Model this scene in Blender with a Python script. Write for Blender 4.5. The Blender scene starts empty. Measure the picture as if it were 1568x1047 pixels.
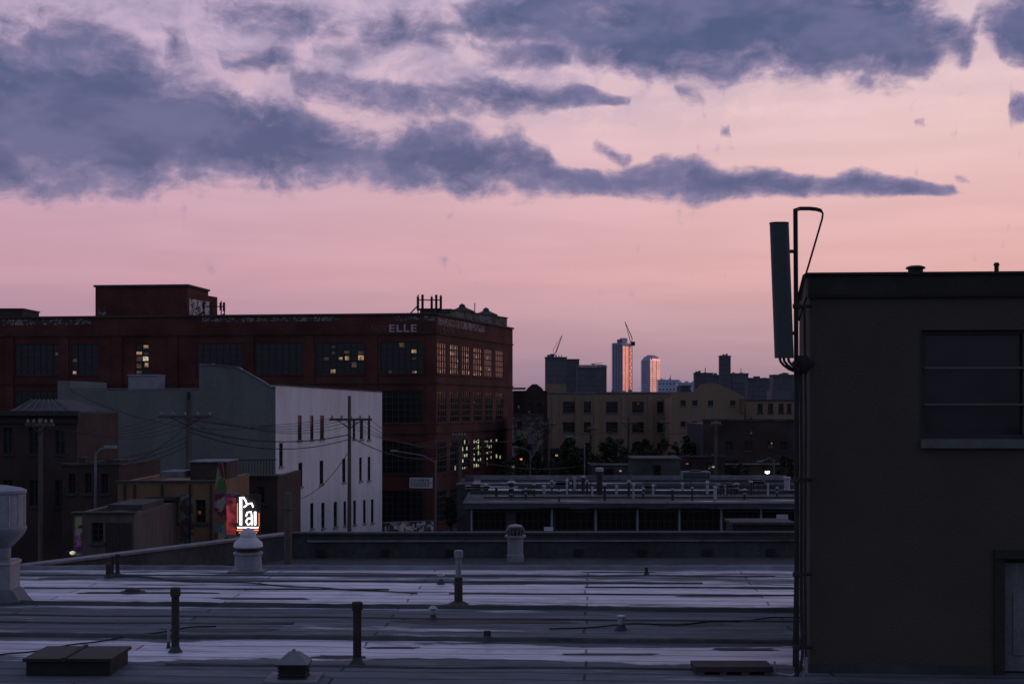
import bpy, math, random
from mathutils import Vector, noise as mnoise
random.seed(7)
F=2178.0; HOR=620.0; CX=784.0; H=12.0
S=bpy.context.scene
S.view_settings.view_transform='Standard'; S.view_settings.look='None'; S.view_settings.exposure=0
def P(px,py,d): return Vector(((px-CX)/F*d,d,H+(HOR-py)/F*d))
def X(px,d): return (px-CX)/F*d
def Z(py,d): return H+(HOR-py)/F*d
# ---------------------------------------------------------------- materials
def newmat(name):
    m=bpy.data.materials.new(name); m.use_nodes=True
    nt=m.node_tree; b=nt.nodes['Principled BSDF']; return m,nt,b
def mat(name,col,rough=0.8,var=0.35,scale=1.5,metal=0.0,bump=0.15,streak=False,fine=None,spec=0.3):
    m,nt,b=newmat(name); N=nt.nodes; L=nt.links
    tc=N.new('ShaderNodeTexCoord'); mp=N.new('ShaderNodeMapping')
    mp.inputs['Scale'].default_value=(1,1,0.22) if streak else (1,1,1)
    L.new(tc.outputs['Object'],mp.inputs[0])
    n=N.new('ShaderNodeTexNoise'); n.inputs['Scale'].default_value=scale; n.inputs['Detail'].default_value=5; n.inputs['Roughness'].default_value=0.62
    L.new(mp.outputs[0],n.inputs['Vector'])
    n2=N.new('ShaderNodeTexNoise'); n2.inputs['Scale'].default_value=fine or scale*9; n2.inputs['Detail'].default_value=3
    L.new(tc.outputs['Object'],n2.inputs['Vector'])
    a=N.new('ShaderNodeMath'); a.operation='ADD'; L.new(n.outputs[0],a.inputs[0])
    a2=N.new('ShaderNodeMath'); a2.operation='MULTIPLY'; a2.inputs[1].default_value=0.5; L.new(n2.outputs[0],a2.inputs[0]); L.new(a2.outputs[0],a.inputs[1])
    mr=N.new('ShaderNodeMapRange'); mr.inputs[1].default_value=0.45; mr.inputs[2].default_value=1.05
    mr.inputs[3].default_value=1-var; mr.inputs[4].default_value=1+var; L.new(a.outputs[0],mr.inputs[0])
    vm=N.new('ShaderNodeVectorMath'); vm.operation='SCALE'; vm.inputs[0].default_value=col; L.new(mr.outputs[0],vm.inputs['Scale'])
    L.new(vm.outputs[0],b.inputs['Base Color'])
    b.inputs['Roughness'].default_value=rough; b.inputs['Metallic'].default_value=metal
    b.inputs['Specular IOR Level'].default_value=spec
    if bump:
        bp=N.new('ShaderNodeBump'); bp.inputs['Strength'].default_value=bump; bp.inputs['Distance'].default_value=0.05
        L.new(n2.outputs[0],bp.inputs['Height']); L.new(bp.outputs[0],b.inputs['Normal'])
    return m
def brickmat(name,c1,c2,mort):
    m,nt,b=newmat(name); N=nt.nodes; L=nt.links
    tc=N.new('ShaderNodeTexCoord'); sp=N.new('ShaderNodeSeparateXYZ'); L.new(tc.outputs['Object'],sp.inputs[0])
    a=N.new('ShaderNodeMath'); a.operation='ADD'; L.new(sp.outputs[0],a.inputs[0]); L.new(sp.outputs[1],a.inputs[1])
    cb=N.new('ShaderNodeCombineXYZ'); L.new(a.outputs[0],cb.inputs[0]); L.new(sp.outputs[2],cb.inputs[1])
    br=N.new('ShaderNodeTexBrick'); br.inputs['Scale'].default_value=1; br.inputs['Brick Width'].default_value=0.24; br.inputs['Row Height'].default_value=0.08
    br.inputs['Mortar Size'].default_value=0.008
    br.inputs['Color1'].default_value=(*c1,1); br.inputs['Color2'].default_value=(*c2,1); br.inputs['Mortar'].default_value=(*mort,1)
    L.new(cb.outputs[0],br.inputs['Vector'])
    n=N.new('ShaderNodeTexNoise'); n.inputs['Scale'].default_value=0.35; n.inputs['Detail'].default_value=6; L.new(tc.outputs['Object'],n.inputs['Vector'])
    mr=N.new('ShaderNodeMapRange'); mr.inputs[1].default_value=0.3; mr.inputs[2].default_value=0.7; mr.inputs[3].default_value=0.6; mr.inputs[4].default_value=1.35; L.new(n.outputs[0],mr.inputs[0])
    vm=N.new('ShaderNodeVectorMath'); vm.operation='SCALE'; L.new(br.outputs['Color'],vm.inputs[0]); L.new(mr.outputs[0],vm.inputs['Scale'])
    L.new(vm.outputs[0],b.inputs['Base Color']); b.inputs['Roughness'].default_value=0.9
    b.inputs['Specular IOR Level'].default_value=0.2
    return m
def emis(name,col,st,var=0.0,scale=1.5):
    m,nt,b=newmat(name); N=nt.nodes; L=nt.links
    b.inputs['Base Color'].default_value=(0.02,0.02,0.02,1)
    b.inputs['Emission Color'].default_value=(*col,1); b.inputs['Emission Strength'].default_value=st
    if var:
        tc=N.new('ShaderNodeTexCoord'); n=N.new('ShaderNodeTexNoise'); n.inputs['Scale'].default_value=scale; n.inputs['Detail'].default_value=3
        L.new(tc.outputs['Object'],n.inputs['Vector'])
        mr=N.new('ShaderNodeMapRange'); mr.inputs[1].default_value=0.35; mr.inputs[2].default_value=0.65; mr.inputs[3].default_value=st*(1-var); mr.inputs[4].default_value=st*(1+var)
        L.new(n.outputs[0],mr.inputs[0]); L.new(mr.outputs[0],b.inputs['Emission Strength'])
    return m
def graffiti(name,base,scale,sat,val,amount):
    m,nt,b=newmat(name); N=nt.nodes; L=nt.links
    tc=N.new('ShaderNodeTexCoord')
    w=N.new('ShaderNodeTexNoise'); w.inputs['Scale'].default_value=scale*0.8; w.inputs['Detail'].default_value=2; L.new(tc.outputs['Object'],w.inputs['Vector'])
    ad=N.new('ShaderNodeVectorMath'); ad.operation='MULTIPLY_ADD'; ad.inputs[1].default_value=(1.5/scale,)*3
    L.new(w.outputs['Color'],ad.inputs[0]); L.new(tc.outputs['Object'],ad.inputs[2])
    v=N.new('ShaderNodeTexVoronoi'); v.inputs['Scale'].default_value=scale; L.new(ad.outputs[0],v.inputs['Vector'])
    hs=N.new('ShaderNodeHueSaturation'); hs.inputs['Saturation'].default_value=sat; hs.inputs['Value'].default_value=val; L.new(v.outputs['Color'],hs.inputs['Color'])
    n=N.new('ShaderNodeTexNoise'); n.inputs['Scale'].default_value=scale*0.6; n.inputs['Detail'].default_value=3; n.inputs['Distortion'].default_value=2; L.new(tc.outputs['Object'],n.inputs['Vector'])
    mr=N.new('ShaderNodeMapRange'); mr.inputs[1].default_value=0.62-amount*0.25; mr.inputs[2].default_value=mr.inputs[1].default_value+0.03; L.new(n.outputs[0],mr.inputs[0])
    mx=N.new('ShaderNodeMix'); mx.data_type='RGBA'; mx.inputs['A'].default_value=(*base,1); L.new(mr.outputs[0],mx.inputs['Factor']); L.new(hs.outputs[0],mx.inputs['B'])
    L.new(mx.outputs['Result'],b.inputs['Base Color']); b.inputs['Roughness'].default_value=0.8
    return m
M={}
M['brick']=brickmat('red_brick',(0.105,0.033,0.026),(0.078,0.027,0.023),(0.075,0.045,0.04))
M['brickdk']=brickmat('dark_brick',(0.062,0.042,0.038),(0.045,0.033,0.031),(0.05,0.044,0.04))
M['grey']=mat('grey_stucco',(0.14,0.155,0.15),0.9,0.25,0.5,streak=True)
M['white']=mat('white_painted_wall',(0.60,0.62,0.66),0.85,0.22,0.9,streak=True)
M['beige']=mat('beige_stucco',(0.22,0.165,0.115),0.9,0.22,0.3,streak=True)
M['tan']=mat('tan_stucco',(0.17,0.115,0.065),0.9,0.3,0.8,streak=True)
M['tar']=mat('tar_roof',(0.055,0.058,0.06),0.85,0.5,0.8,spec=0.15)
M['tarlt']=mat('weathered_tar_roof',(0.14,0.15,0.17),0.8,0.7,0.35,spec=0.2)
M['coping']=mat('metal_coping',(0.22,0.24,0.27),0.6,0.3,2.0,metal=0.2)
M['wallr']=mat('green_grey_stucco',(0.074,0.069,0.055),0.92,0.16,0.9,bump=0.35,fine=45,spec=0.12)
M['trimr']=mat('dark_green_trim',(0.034,0.036,0.031),0.75,0.25,3.0,spec=0.12)
M['sill']=mat('stone_sill',(0.105,0.115,0.11),0.85,0.25,5)
M['frame']=mat('dark_window_frame',(0.045,0.045,0.043),0.7,0.2,3,spec=0.15)
M['framelt']=mat('pale_window_frame',(0.09,0.095,0.095),0.7,0.2,3)
M['galv']=mat('galvanised_metal',(0.32,0.35,0.39),0.55,0.4,6,metal=0.4)
M['doorm']=mat('door_paint',(0.14,0.15,0.155),0.7,0.5,4,streak=True)
M['rust']=mat('rusty_iron',(0.042,0.038,0.037),0.8,0.5,8,metal=0.1,spec=0.15)
M['dark']=mat('dark_painted_metal',(0.026,0.028,0.027),0.65,0.3,5,metal=0.1,spec=0.15)
M['panel']=mat('antenna_plastic',(0.05,0.068,0.068),0.6,0.12,2,spec=0.2)
M['wood']=mat('weathered_wood',(0.09,0.08,0.07),0.9,0.4,3,streak=True)
M['conc']=mat('concrete',(0.22,0.22,0.22),0.85,0.3,1)
M['signw']=mat('sign_white_paint',(0.46,0.48,0.52),0.65,0.25,2)
M['letter']=mat('faded_letter_paint',(0.42,0.35,0.35),0.8,0.35,2.0)
M['letterf']=mat('ghost_letter_paint',(0.12,0.06,0.055),0.8,0.4,2.0)
M['ground']=mat('asphalt_ground',(0.05,0.05,0.052),0.9,0.4,0.1)
M['wire']=mat('black_cable',(0.015,0.015,0.018),0.7,0.1,3,bump=0)
M['far1']=mat('far_facade_dark_hazed',(0.10,0.10,0.125),0.8,0.25,0.05,bump=0)  # aerial haze painted in: base colour lifted and shifted to blue
M['far2']=mat('far_facade_mauve_hazed',(0.20,0.185,0.23),0.8,0.25,0.05,bump=0)  # paler far facade, distance haze mixed into its colour
M['farblue']=mat('tower_haze_blue',(0.38,0.44,0.60),0.45,0.25,0.08,bump=0,metal=0.2)  # bluish haze of the far towers is put into this base colour
M['farpink']=mat('tower_pink_tinted_mirror',(0.95,0.72,0.68),0.22,0.3,0.15,bump=0,metal=1.0)  # mirror metal, with the pink of the reflected sky also tinted into its colour
M['farwin']=mat('far_dim_glass',(0.05,0.055,0.07),0.3,0.2,0.1,bump=0)
M['lit']=emis('lit_window_warm',(1.0,0.6,0.30),0.26,0.7,3)
M['litw']=emis('lit_window_pale',(0.9,0.88,0.60),0.42,0.6,3)
M['litd']=emis('lit_window_dim',(0.75,0.42,0.28),0.06,0.6,3)
M['neonw']=emis('neon_white',(1.0,0.90,0.95),5)
M['neonr']=emis('neon_red',(1.0,0.25,0.10),1.3)
M['neonp']=emis('neon_pink',(0.9,0.10,0.12),0.14,0.8,3)
M['lamp']=emis('flood_lamp_glass',(0.8,1.0,0.6),6)
M['graf']=graffiti('graffiti_paint',(0.06,0.04,0.038),1.6,0.55,0.2,0.5)
M['grafg']=graffiti('graffiti_green',(0.02,0.03,0.028),1.2,0.6,0.16,0.6)
M['grafw']=graffiti('graffiti_white',(0.05,0.028,0.028),2.6,0.12,0.28,0.4)
M['grafl']=graffiti('graffiti_light',(0.06,0.04,0.045),2.2,0.1,0.6,0.7)
M['mural']=graffiti('mural_paint',(0.09,0.02,0.02),2.0,0.85,0.3,0.8)
g,nt,b=newmat('window_glass'); b.inputs['Base Color'].default_value=(0.016,0.017,0.018,1); b.inputs['Roughness'].default_value=0.14; b.inputs['Specular IOR Level'].default_value=0.35
n=nt.nodes.new('ShaderNodeTexNoise'); n.inputs['Scale'].default_value=0.8; tc=nt.nodes.new('ShaderNodeTexCoord'); nt.links.new(tc.outputs['Object'],n.inputs['Vector'])
bp=nt.nodes.new('ShaderNodeBump'); bp.inputs['Strength'].default_value=0.2; bp.inputs['Distance'].default_value=0.1; nt.links.new(n.outputs[0],bp.inputs['Height']); nt.links.new(bp.outputs[0],b.inputs['Normal'])
M['glass']=g
M['leaf']=mat('foliage',(0.04,0.05,0.03),0.8,0.6,0.8,bump=0,spec=0.1)
M['bark']=mat('bark',(0.05,0.045,0.04),0.9,0.4,3)
def silver_roof(name,bands,y0,yl,hi,lo,thr=(0.38,0.72),nsx=1.0,row=0.40,brw=5.5,mort=0.020):
    m,nt,b=newmat(name); N=nt.nodes; L=nt.links
    def mth(op,a,bb=None,c=None):
        n=N.new('ShaderNodeMath'); n.operation=op
        for i,v in enumerate((a,bb,c)):
            if v is None: continue
            if isinstance(v,(int,float)): n.inputs[i].default_value=v
            else: L.new(v,n.inputs[i])
        return n.outputs[0]
    tc=N.new('ShaderNodeTexCoord'); mp=N.new('ShaderNodeMapping'); mp.inputs['Rotation'].default_value=(0,0,math.radians(3.2)); L.new(tc.outputs['Object'],mp.inputs[0])
    sp=N.new('ShaderNodeSeparateXYZ'); L.new(mp.outputs[0],sp.inputs[0])
    def nz(sx,sy,det=5,r=0.6,off=0,dist=0):
        q=N.new('ShaderNodeMapping'); q.inputs['Scale'].default_value=(sx*nsx,sy*nsx,1); q.inputs['Location'].default_value=(off,off,0); L.new(mp.outputs[0],q.inputs[0])
        n=N.new('ShaderNodeTexNoise'); n.inputs['Scale'].default_value=1; n.inputs['Detail'].default_value=det; n.inputs['Roughness'].default_value=r; n.inputs['Distortion'].default_value=dist; L.new(q.outputs[0],n.inputs['Vector']); return n.outputs[0]
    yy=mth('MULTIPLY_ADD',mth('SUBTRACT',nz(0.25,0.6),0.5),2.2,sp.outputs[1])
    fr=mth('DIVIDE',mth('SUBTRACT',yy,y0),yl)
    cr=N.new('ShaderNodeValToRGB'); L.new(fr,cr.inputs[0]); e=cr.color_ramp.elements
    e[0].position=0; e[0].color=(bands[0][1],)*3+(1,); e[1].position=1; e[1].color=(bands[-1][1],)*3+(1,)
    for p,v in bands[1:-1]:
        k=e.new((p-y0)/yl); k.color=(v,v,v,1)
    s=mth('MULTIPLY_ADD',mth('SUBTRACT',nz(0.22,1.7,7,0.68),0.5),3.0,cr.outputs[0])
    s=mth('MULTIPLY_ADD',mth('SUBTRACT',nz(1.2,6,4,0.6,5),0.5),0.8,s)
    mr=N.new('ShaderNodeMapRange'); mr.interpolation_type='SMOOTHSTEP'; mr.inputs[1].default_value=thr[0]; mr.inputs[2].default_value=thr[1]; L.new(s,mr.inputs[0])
    br=N.new('ShaderNodeTexBrick'); br.inputs['Scale'].default_value=1; br.inputs['Brick Width'].default_value=brw; br.inputs['Row Height'].default_value=row; br.inputs['Mortar Size'].default_value=mort; br.inputs['Mortar Smooth'].default_value=0.3
    wv=N.new('ShaderNodeVectorMath'); wv.operation='MULTIPLY_ADD'; wn=N.new('ShaderNodeTexNoise'); wn.inputs['Scale'].default_value=0.8; L.new(mp.outputs[0],wn.inputs['Vector']); L.new(wn.outputs['Color'],wv.inputs[0]); wv.inputs[1].default_value=(0.16,0.16,0); L.new(mp.outputs[0],wv.inputs[2])
    L.new(wv.outputs[0],br.inputs['Vector'])
    br.inputs['Color1'].default_value=(1,1,1,1); br.inputs['Color2'].default_value=(0.74,0.74,0.76,1); br.inputs['Mortar'].default_value=(0.2,0.2,0.22,1)
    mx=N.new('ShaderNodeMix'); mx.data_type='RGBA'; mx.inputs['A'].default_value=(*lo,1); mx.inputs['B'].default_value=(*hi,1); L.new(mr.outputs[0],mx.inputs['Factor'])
    m2=N.new('ShaderNodeMix'); m2.data_type='RGBA'; m2.blend_type='MULTIPLY'; m2.inputs['Factor'].default_value=1; L.new(mx.outputs['Result'],m2.inputs['A']); L.new(br.outputs['Color'],m2.inputs['B'])
    dm=N.new('ShaderNodeMapRange'); dm.inputs[1].default_value=0.34; dm.inputs[2].default_value=0.56; dm.inputs[3].default_value=0.5; L.new(nz(0.8,3.0,6,0.75,11,0.6),dm.inputs[0])
    vm=N.new('ShaderNodeVectorMath'); vm.operation='SCALE'; L.new(m2.outputs['Result'],vm.inputs[0]); L.new(dm.outputs[0],vm.inputs['Scale'])
    L.new(vm.outputs[0],b.inputs['Base Color'])
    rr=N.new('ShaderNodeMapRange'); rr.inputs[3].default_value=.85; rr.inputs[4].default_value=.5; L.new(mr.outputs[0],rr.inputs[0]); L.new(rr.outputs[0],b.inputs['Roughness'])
    b.inputs['Specular IOR Level'].default_value=0.2
    bp=N.new('ShaderNodeBump'); bp.inputs['Strength'].default_value=0.5; bp.inputs['Distance'].default_value=0.04; L.new(nz(2,5,5,0.6),bp.inputs['Height']); L.new(bp.outputs[0],b.inputs['Normal'])
    return m
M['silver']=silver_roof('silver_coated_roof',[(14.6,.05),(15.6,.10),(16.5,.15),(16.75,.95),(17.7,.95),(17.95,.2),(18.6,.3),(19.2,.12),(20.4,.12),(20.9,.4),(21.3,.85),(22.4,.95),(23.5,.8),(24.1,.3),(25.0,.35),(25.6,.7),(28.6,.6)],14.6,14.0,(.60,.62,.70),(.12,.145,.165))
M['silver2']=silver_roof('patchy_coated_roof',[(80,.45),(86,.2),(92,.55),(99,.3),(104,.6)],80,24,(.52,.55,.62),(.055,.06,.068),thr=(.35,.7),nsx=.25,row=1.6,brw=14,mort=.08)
# ---------------------------------------------------------------- builder
class Frame:
    def __init__(s,A,B):
        s.A=Vector((A[0],A[1])); s.B=Vector((B[0],B[1])); d=s.B-s.A; s.L=d.length; s.u=d/s.L; s.n=Vector((s.u.y,-s.u.x))
    def pt(s,a,z,t=0):
        p=s.A+s.u*a+s.n*t; return Vector((p.x,p.y,z))
    def s_(s,px):
        k=(px-CX)/F; return (k*s.A.y-s.A.x)/(s.u.x-k*s.u.y)
    def z_(s,px,py):
        a=s.s_(px); return H+(HOR-py)/F*(s.A.y+s.u.y*a)
    def box(s,x0,x1,y0,y1):
        xm=(x0+x1)/2
        return s.s_(x0),s.s_(x1),s.z_(xm,y1),s.z_(xm,y0)
def PF(px0,d0,px1,d1): return Frame((X(px0,d0),d0),(X(px1,d1),d1))
class O:
    def __init__(s,name): s.name=name; s.parts={}
    def _g(s,part,m):
        return s.parts.setdefault((part,m),([],[],[]))
    def add(s,part,m,vs,fs,smooth=False):
        V,Fc,Sm=s._g(part,m); o=len(V); V.extend([tuple(v) for v in vs]); Fc.extend([tuple(i+o for i in f) for f in fs]); Sm.extend([smooth]*len(fs))
    def hexa(s,part,m,p):
        s.add(part,m,p,[(3,2,1,0),(4,5,6,7),(0,1,5,4),(1,2,6,5),(2,3,7,6),(3,0,4,7)])
    def box(s,part,m,x0,x1,y0,y1,z0,z1):
        s.hexa(part,m,[(x0,y0,z0),(x1,y0,z0),(x1,y1,z0),(x0,y1,z0),(x0,y0,z1),(x1,y0,z1),(x1,y1,z1),(x0,y1,z1)])
    def fbox(s,part,m,f,a0,a1,z0,z1,t0,t1):
        s.hexa(part,m,[f.pt(a0,z0,t1),f.pt(a1,z0,t1),f.pt(a1,z0,t0),f.pt(a0,z0,t0),f.pt(a0,z1,t1),f.pt(a1,z1,t1),f.pt(a1,z1,t0),f.pt(a0,z1,t0)])
    def prism(s,part,m,pts,z0,z1):
        n=len(pts); vs=[(p[0],p[1],z0) for p in pts]+[(p[0],p[1],z1) for p in pts]
        fs=[tuple(range(n-1,-1,-1)),tuple(range(n,2*n))]+[(i,(i+1)%n,n+(i+1)%n,n+i) for i in range(n)]
        s.add(part,m,vs,fs)
    def fpoly(s,part,m,f,pts,t0,t1):
        n=len(pts); vs=[f.pt(a,z,t1) for a,z in pts]+[f.pt(a,z,t0) for a,z in pts]
        fs=[tuple(range(n)),tuple(range(2*n-1,n-1,-1))]+[((i+1)%n,i,n+i,n+(i+1)%n) for i in range(n)]
        s.add(part,m,vs,fs)
    def lathe(s,part,m,c,prof,n=24):
        vs=[];fs=[]
        for r,z in prof:
            for i in range(n):
                a=2*math.pi*i/n; vs.append((c[0]+r*math.cos(a),c[1]+r*math.sin(a),c[2]+z))
        for k in range(len(prof)-1):
            for i in range(n):
                j=(i+1)%n; fs.append((k*n+i,k*n+j,(k+1)*n+j,(k+1)*n+i))
        fs.append(tuple(range(n-1,-1,-1))); fs.append(tuple((len(prof)-1)*n+i for i in range(n)))
        s.add(part,m,vs,fs,True)
    def tube(s,part,m,pts,r,n=8,r1=None):
        pts=[Vector(p) for p in pts]; vs=[];fs=[]; K=len(pts)
        for k,p in enumerate(pts):
            d=(pts[min(k+1,K-1)]-pts[max(k-1,0)]).normalized()
            up=Vector((0,0,1)) if abs(d.z)<0.9 else Vector((0,1,0))
            if K>8 and m=='dark': up=Vector((0,1,0))
            a=d.cross(up).normalized(); b2=a.cross(d)
            rr=r if r1 is None else r+(r1-r)*k/(K-1)
            for i in range(n):
                t=2*math.pi*i/n; vs.append(p+a*math.cos(t)*rr+b2*math.sin(t)*rr)
        for k in range(K-1):
            for i in range(n):
                j=(i+1)%n; fs.append((k*n+i,k*n+j,(k+1)*n+j,(k+1)*n+i))
        fs.append(tuple(range(n-1,-1,-1))); fs.append(tuple((K-1)*n+i for i in range(n)))
        s.add(part,m,vs,fs,True)
    def done(s):
        par=None
        if len(s.parts)>1:
            par=bpy.data.objects.new(s.name,None); S.collection.objects.link(par)
        for (part,m),(V,Fc,Sm) in s.parts.items():
            me=bpy.data.meshes.new(part); me.from_pydata(V,[],Fc); me.update()
            me.polygons.foreach_set('use_smooth',Sm)
            me.materials.append(M[m])
            if any(Sm):
                try: me.set_sharp_from_angle(angle=math.radians(40))
                except Exception: pass
            ob=bpy.data.objects.new(part if par else s.name,me); S.collection.objects.link(ob)
            if par: ob.parent=par
        return par or ob
def wall(o,f,z0,z1,ops,m,part='wall',thk=0.3,s0=0,s1=None):
    s1=f.L if s1 is None else s1
    ops=[q for q in ops if q[0]<s1 and q[1]>s0]
    zs=sorted(set([z0,z1]+[min(max(v,z0),z1) for q in ops for v in (q[2],q[3])]))
    for za,zb in zip(zs[:-1],zs[1:]):
        if zb-za<1e-4: continue
        zm=(za+zb)/2; act=sorted([(q[0],q[1]) for q in ops if q[2]<zm<q[3]]); c=s0
        for a,b in act:
            if a>c: o.fbox(part,m,f,c,a,za,zb,-thk,0)
            c=max(c,b)
        if c<s1: o.fbox(part,m,f,c,s1,za,zb,-thk,0)
def window(o,f,q,nx,nz,lit=0.0,litm=('lit','litd'),mw=0.07,fm='frame',sill='conc',dep=0.22,fd=0.07):
    a0,a1,z0,z1=q
    o.fbox('window_glass','glass',f,a0,a1,z0,z1,-dep-0.06,-dep)
    dx=(a1-a0)/nx; dz=(z1-z0)/nz
    for i in range(nx+1):
        c=a0+i*dx; c=min(max(c,a0+mw/2),a1-mw/2); o.fbox('window_frame',fm,f,c-mw/2,c+mw/2,z0,z1,-dep+0.012,-dep+fd)
    for j in range(nz+1):
        c=z0+j*dz; c=min(max(c,z0+mw/2),z1-mw/2); o.fbox('window_frame',fm,f,a0,a1,c-mw/2,c+mw/2,-dep+0.008,-dep+fd-0.015)
    for i in range(nx):
        for j in range(nz):
            if random.random()<lit:
                k=random.choice(litm); sh=random.uniform(0.0,0.55)*dz; sw=random.uniform(0,.5)*dx; lo=random.uniform(0,.2)*dz
                o.fbox('lit_pane_'+k,k,f,a0+i*dx+mw/2+sw*random.random(),a0+(i+1)*dx-mw/2-sw*.4,z0+j*dz+mw/2+lo,z0+(j+1)*dz-mw/2-sh,-dep+0.001,-dep+0.005)
    if sill: o.fbox('window_sill',sill,f,a0-0.1,a1+0.1,z0-0.14,z0-0.002,-0.1,0.08)
# ---------------------------------------------------------------- ground
o=O('ground'); o.add('ground','ground',[(-6000,-500,0),(6000,-500,0),(6000,12000,0),(-6000,12000,0)],[(0,1,2,3)]); o.done()
o=O('street'); 
o.box('asphalt','ground',-60,60,126,133,0.002,0.02); o.box('kerb','conc',-60,60,125.7,126,0.0,0.15); o.box('pavement','conc',X(600,127),X(760,127),120,125.7,0.004,0.13); o.done()
# ---------------------------------------------------------------- near roof
RZ=9.0
def RD(py,h=3.0): return h*F/(py-HOR)
o=O('foreground_rooftop')
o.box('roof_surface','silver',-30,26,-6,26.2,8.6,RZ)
o.box('building_walls','brickdk',-29.8,25.8,-5.8,26.0,0,8.598)
def curb(part,m,x0,x1,ya,yb,h,w,n=260,seed=0,z=RZ):
    vs=[];fs=[]
    for i in range(n+1):
        x=x0+(x1-x0)*i/n; y=ya+(yb-ya)*i/n+0.07*mnoise.noise((x*0.6,seed,0)); hh=h*(1+0.22*mnoise.noise((x*0.9,seed+3,0))+0.18*mnoise.noise((x*4,seed+5,0)))
        ww=w*(1+0.15*mnoise.noise((x*0.7,seed+9,0)))
        vs+=[(x,y-ww,z-0.01),(x,y-ww*0.45,z+hh*0.8),(x,y-ww*.1,z+hh),(x,y+ww*0.5,z+hh*0.9),(x,y+ww,z-0.01)]
    for i in range(n):
        for k in range(4):
            a=i*5+k; fs.append((a,a+5,a+6,a+1))
    o.add(part,m,vs,fs,False)
curb('tarred_curb','tar',-14,9,21.9,20.3,0.06,0.09,seed=1)
curb('tarred_curb','tar',-14,9,18.9,17.6,0.05,0.09,seed=2)
curb('tarred_curb','tar',-14,9,20.7,19.4,0.02,0.05,seed=22)
curb('far_edge_curb','tarlt',-14,9,25.95,26.0,0.08,0.12,seed=4)
curb('patched_seam','tar',-6,3.2,24.3,23.9,0.022,0.07,seed=6)
curb('patched_seam','tar',-14,-3,19.9,19.5,0.022,0.08,seed=8)
curb('patched_seam','tar',-1,4.6,22.6,22.4,0.02,0.05,seed=11)
curb('patched_seam','tar',-4,3,16.4,16.1,0.02,0.05,seed=12)
curb('patched_seam','tar',-10,4.6,25.1,24.9,0.02,0.06,seed=14)
curb('patched_seam','tar',1.2,4.6,23.4,23.3,0.02,0.07,seed=15)
curb('patched_seam','tar',-8,-2,23.3,23.1,0.02,0.05,seed=16)
for (pa,pb,ya,yb) in [(590,870,946,955),(1000,1110,953,959),(120,330,906,909),(60,150,884,887),(850,1000,1000,1003),(250,420,962,967),(700,820,893,895),(1040,1160,911,914),(480,560,1003,1008),(900,1010,875,877),(330,480,915,918),(560,640,990,993),(1090,1190,992,996)]:
    d0=RD(yb);d1=RD(ya); vs=[];n=18
    for i in range(n):
        t=2*math.pi*i/n; r=1+0.2*random.uniform(-1,1)
        cx=math.copysign(abs(math.cos(t))**.5,math.cos(t)); sy=math.copysign(abs(math.sin(t))**.5,math.sin(t))
        vs.append((X((pa+pb)/2,(d0+d1)/2)+cx*r*(pb-pa)/2/F*d0,(d0+d1)/2+sy*r*(d1-d0)/2,RZ+0.004))
    o.add('tar_patch','tar',vs,[tuple(range(n))])
# loose cable lying over the membrane
for x0,x1,y0,y1,sd in ((-7,-1.5,24.8,22.6,1),(0.5,4.4,19.0,20.1,2),(-6.5,-4,16.6,19.4,3)):
    pts=[(x0+(x1-x0)*i/30,y0+(y1-y0)*i/30+.35*mnoise.noise((i*.18,sd,0)),RZ+.015) for i in range(31)]
    o.tube('loose_cable','wire',pts,.010,5)
o.done()
def stub(name,px,ty,by,w,m='rust',cap=None,capm='galv',h=3.0,z=RZ,flash=True):
    d=RD(by,h); x=X(px,d); hh=(by-ty)/F*d; r=w/2/F*d
    o=O(name); n='pipe'
    o.lathe(n,m,(x,d,z),[(r,0),(r,hh*0.97),(r*0.8,hh*0.98)],16)
    if flash: o.lathe('flashing','tar',(x,d,z),[(r*1.9,0.004),(r*1.7,0.015),(r*1.15,0.05),(r*1.05,0.08)],18)
    if cap=='collar': 
        o.lathe('collar',capm,(x,d,z),[(r*1.05,hh*0.86),(r*1.3,hh*0.87),(r*1.3,hh*0.985),(r*1.1,hh*1.0)],18)
    if cap=='cone':
        o.lathe('cap',capm,(x,d,z),[(r*1.7,hh*0.8),(r*1.75,hh*0.83),(r*0.9,hh*0.95),(r*0.1,hh)],18)
        o.lathe('band',capm,(x,d,z),[(r*1.2,hh*0.45),(r*1.25,hh*0.5),(r*1.2,hh*0.55)],18)
    return o.done()
stub('vent_pipe',268.5,899,998,12,cap='collar',capm='rust')
stub('vent_pipe',547,921,1016,13,cap='collar',capm='rust')
d=RD(925); x=X(702,d); k=d/F
o=O('vent_stack'); o.lathe('lower_pipe','rust',(x,d,RZ),[(6.5*k,0),(6.3*k,40*k),(5*k,42*k)],18)
o.lathe('upper_pipe','coping',(x,d,RZ),[(4.6*k,42*k),(4.6*k,74*k)],18); o.lathe('cap','coping',(x,d,RZ),[(6.6*k,72*k),(6.8*k,76*k),(6.8*k,82*k),(5.5*k,83*k)],18)
o.lathe('flashing','tar',(x,d,RZ),[(16*k,0.004),(14*k,0.02),(8*k,0.05)],18); o.done()
stub('small_vent',675,877,894,7,m='galv',cap='cone'); stub('small_vent',663,927,949,8,m='galv',cap='cone'); stub('small_vent',951,942,964,11,m='galv',cap='collar')
stub('small_vent',746,965,981,11,m='rust'); stub('small_vent',166,862,884,8,m='rust'); stub('small_vent',180,848,880,6,m='rust',cap='collar',capm='rust'); stub('small_vent',172,850,880,4,m='rust')
stub('small_vent',990,868,880,5,m='rust'); stub('small_vent',258,955,992,4,m='coping')
d=RD(875); x=X(380,d); k=d/F
o=O('mushroom_ventilator')
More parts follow.
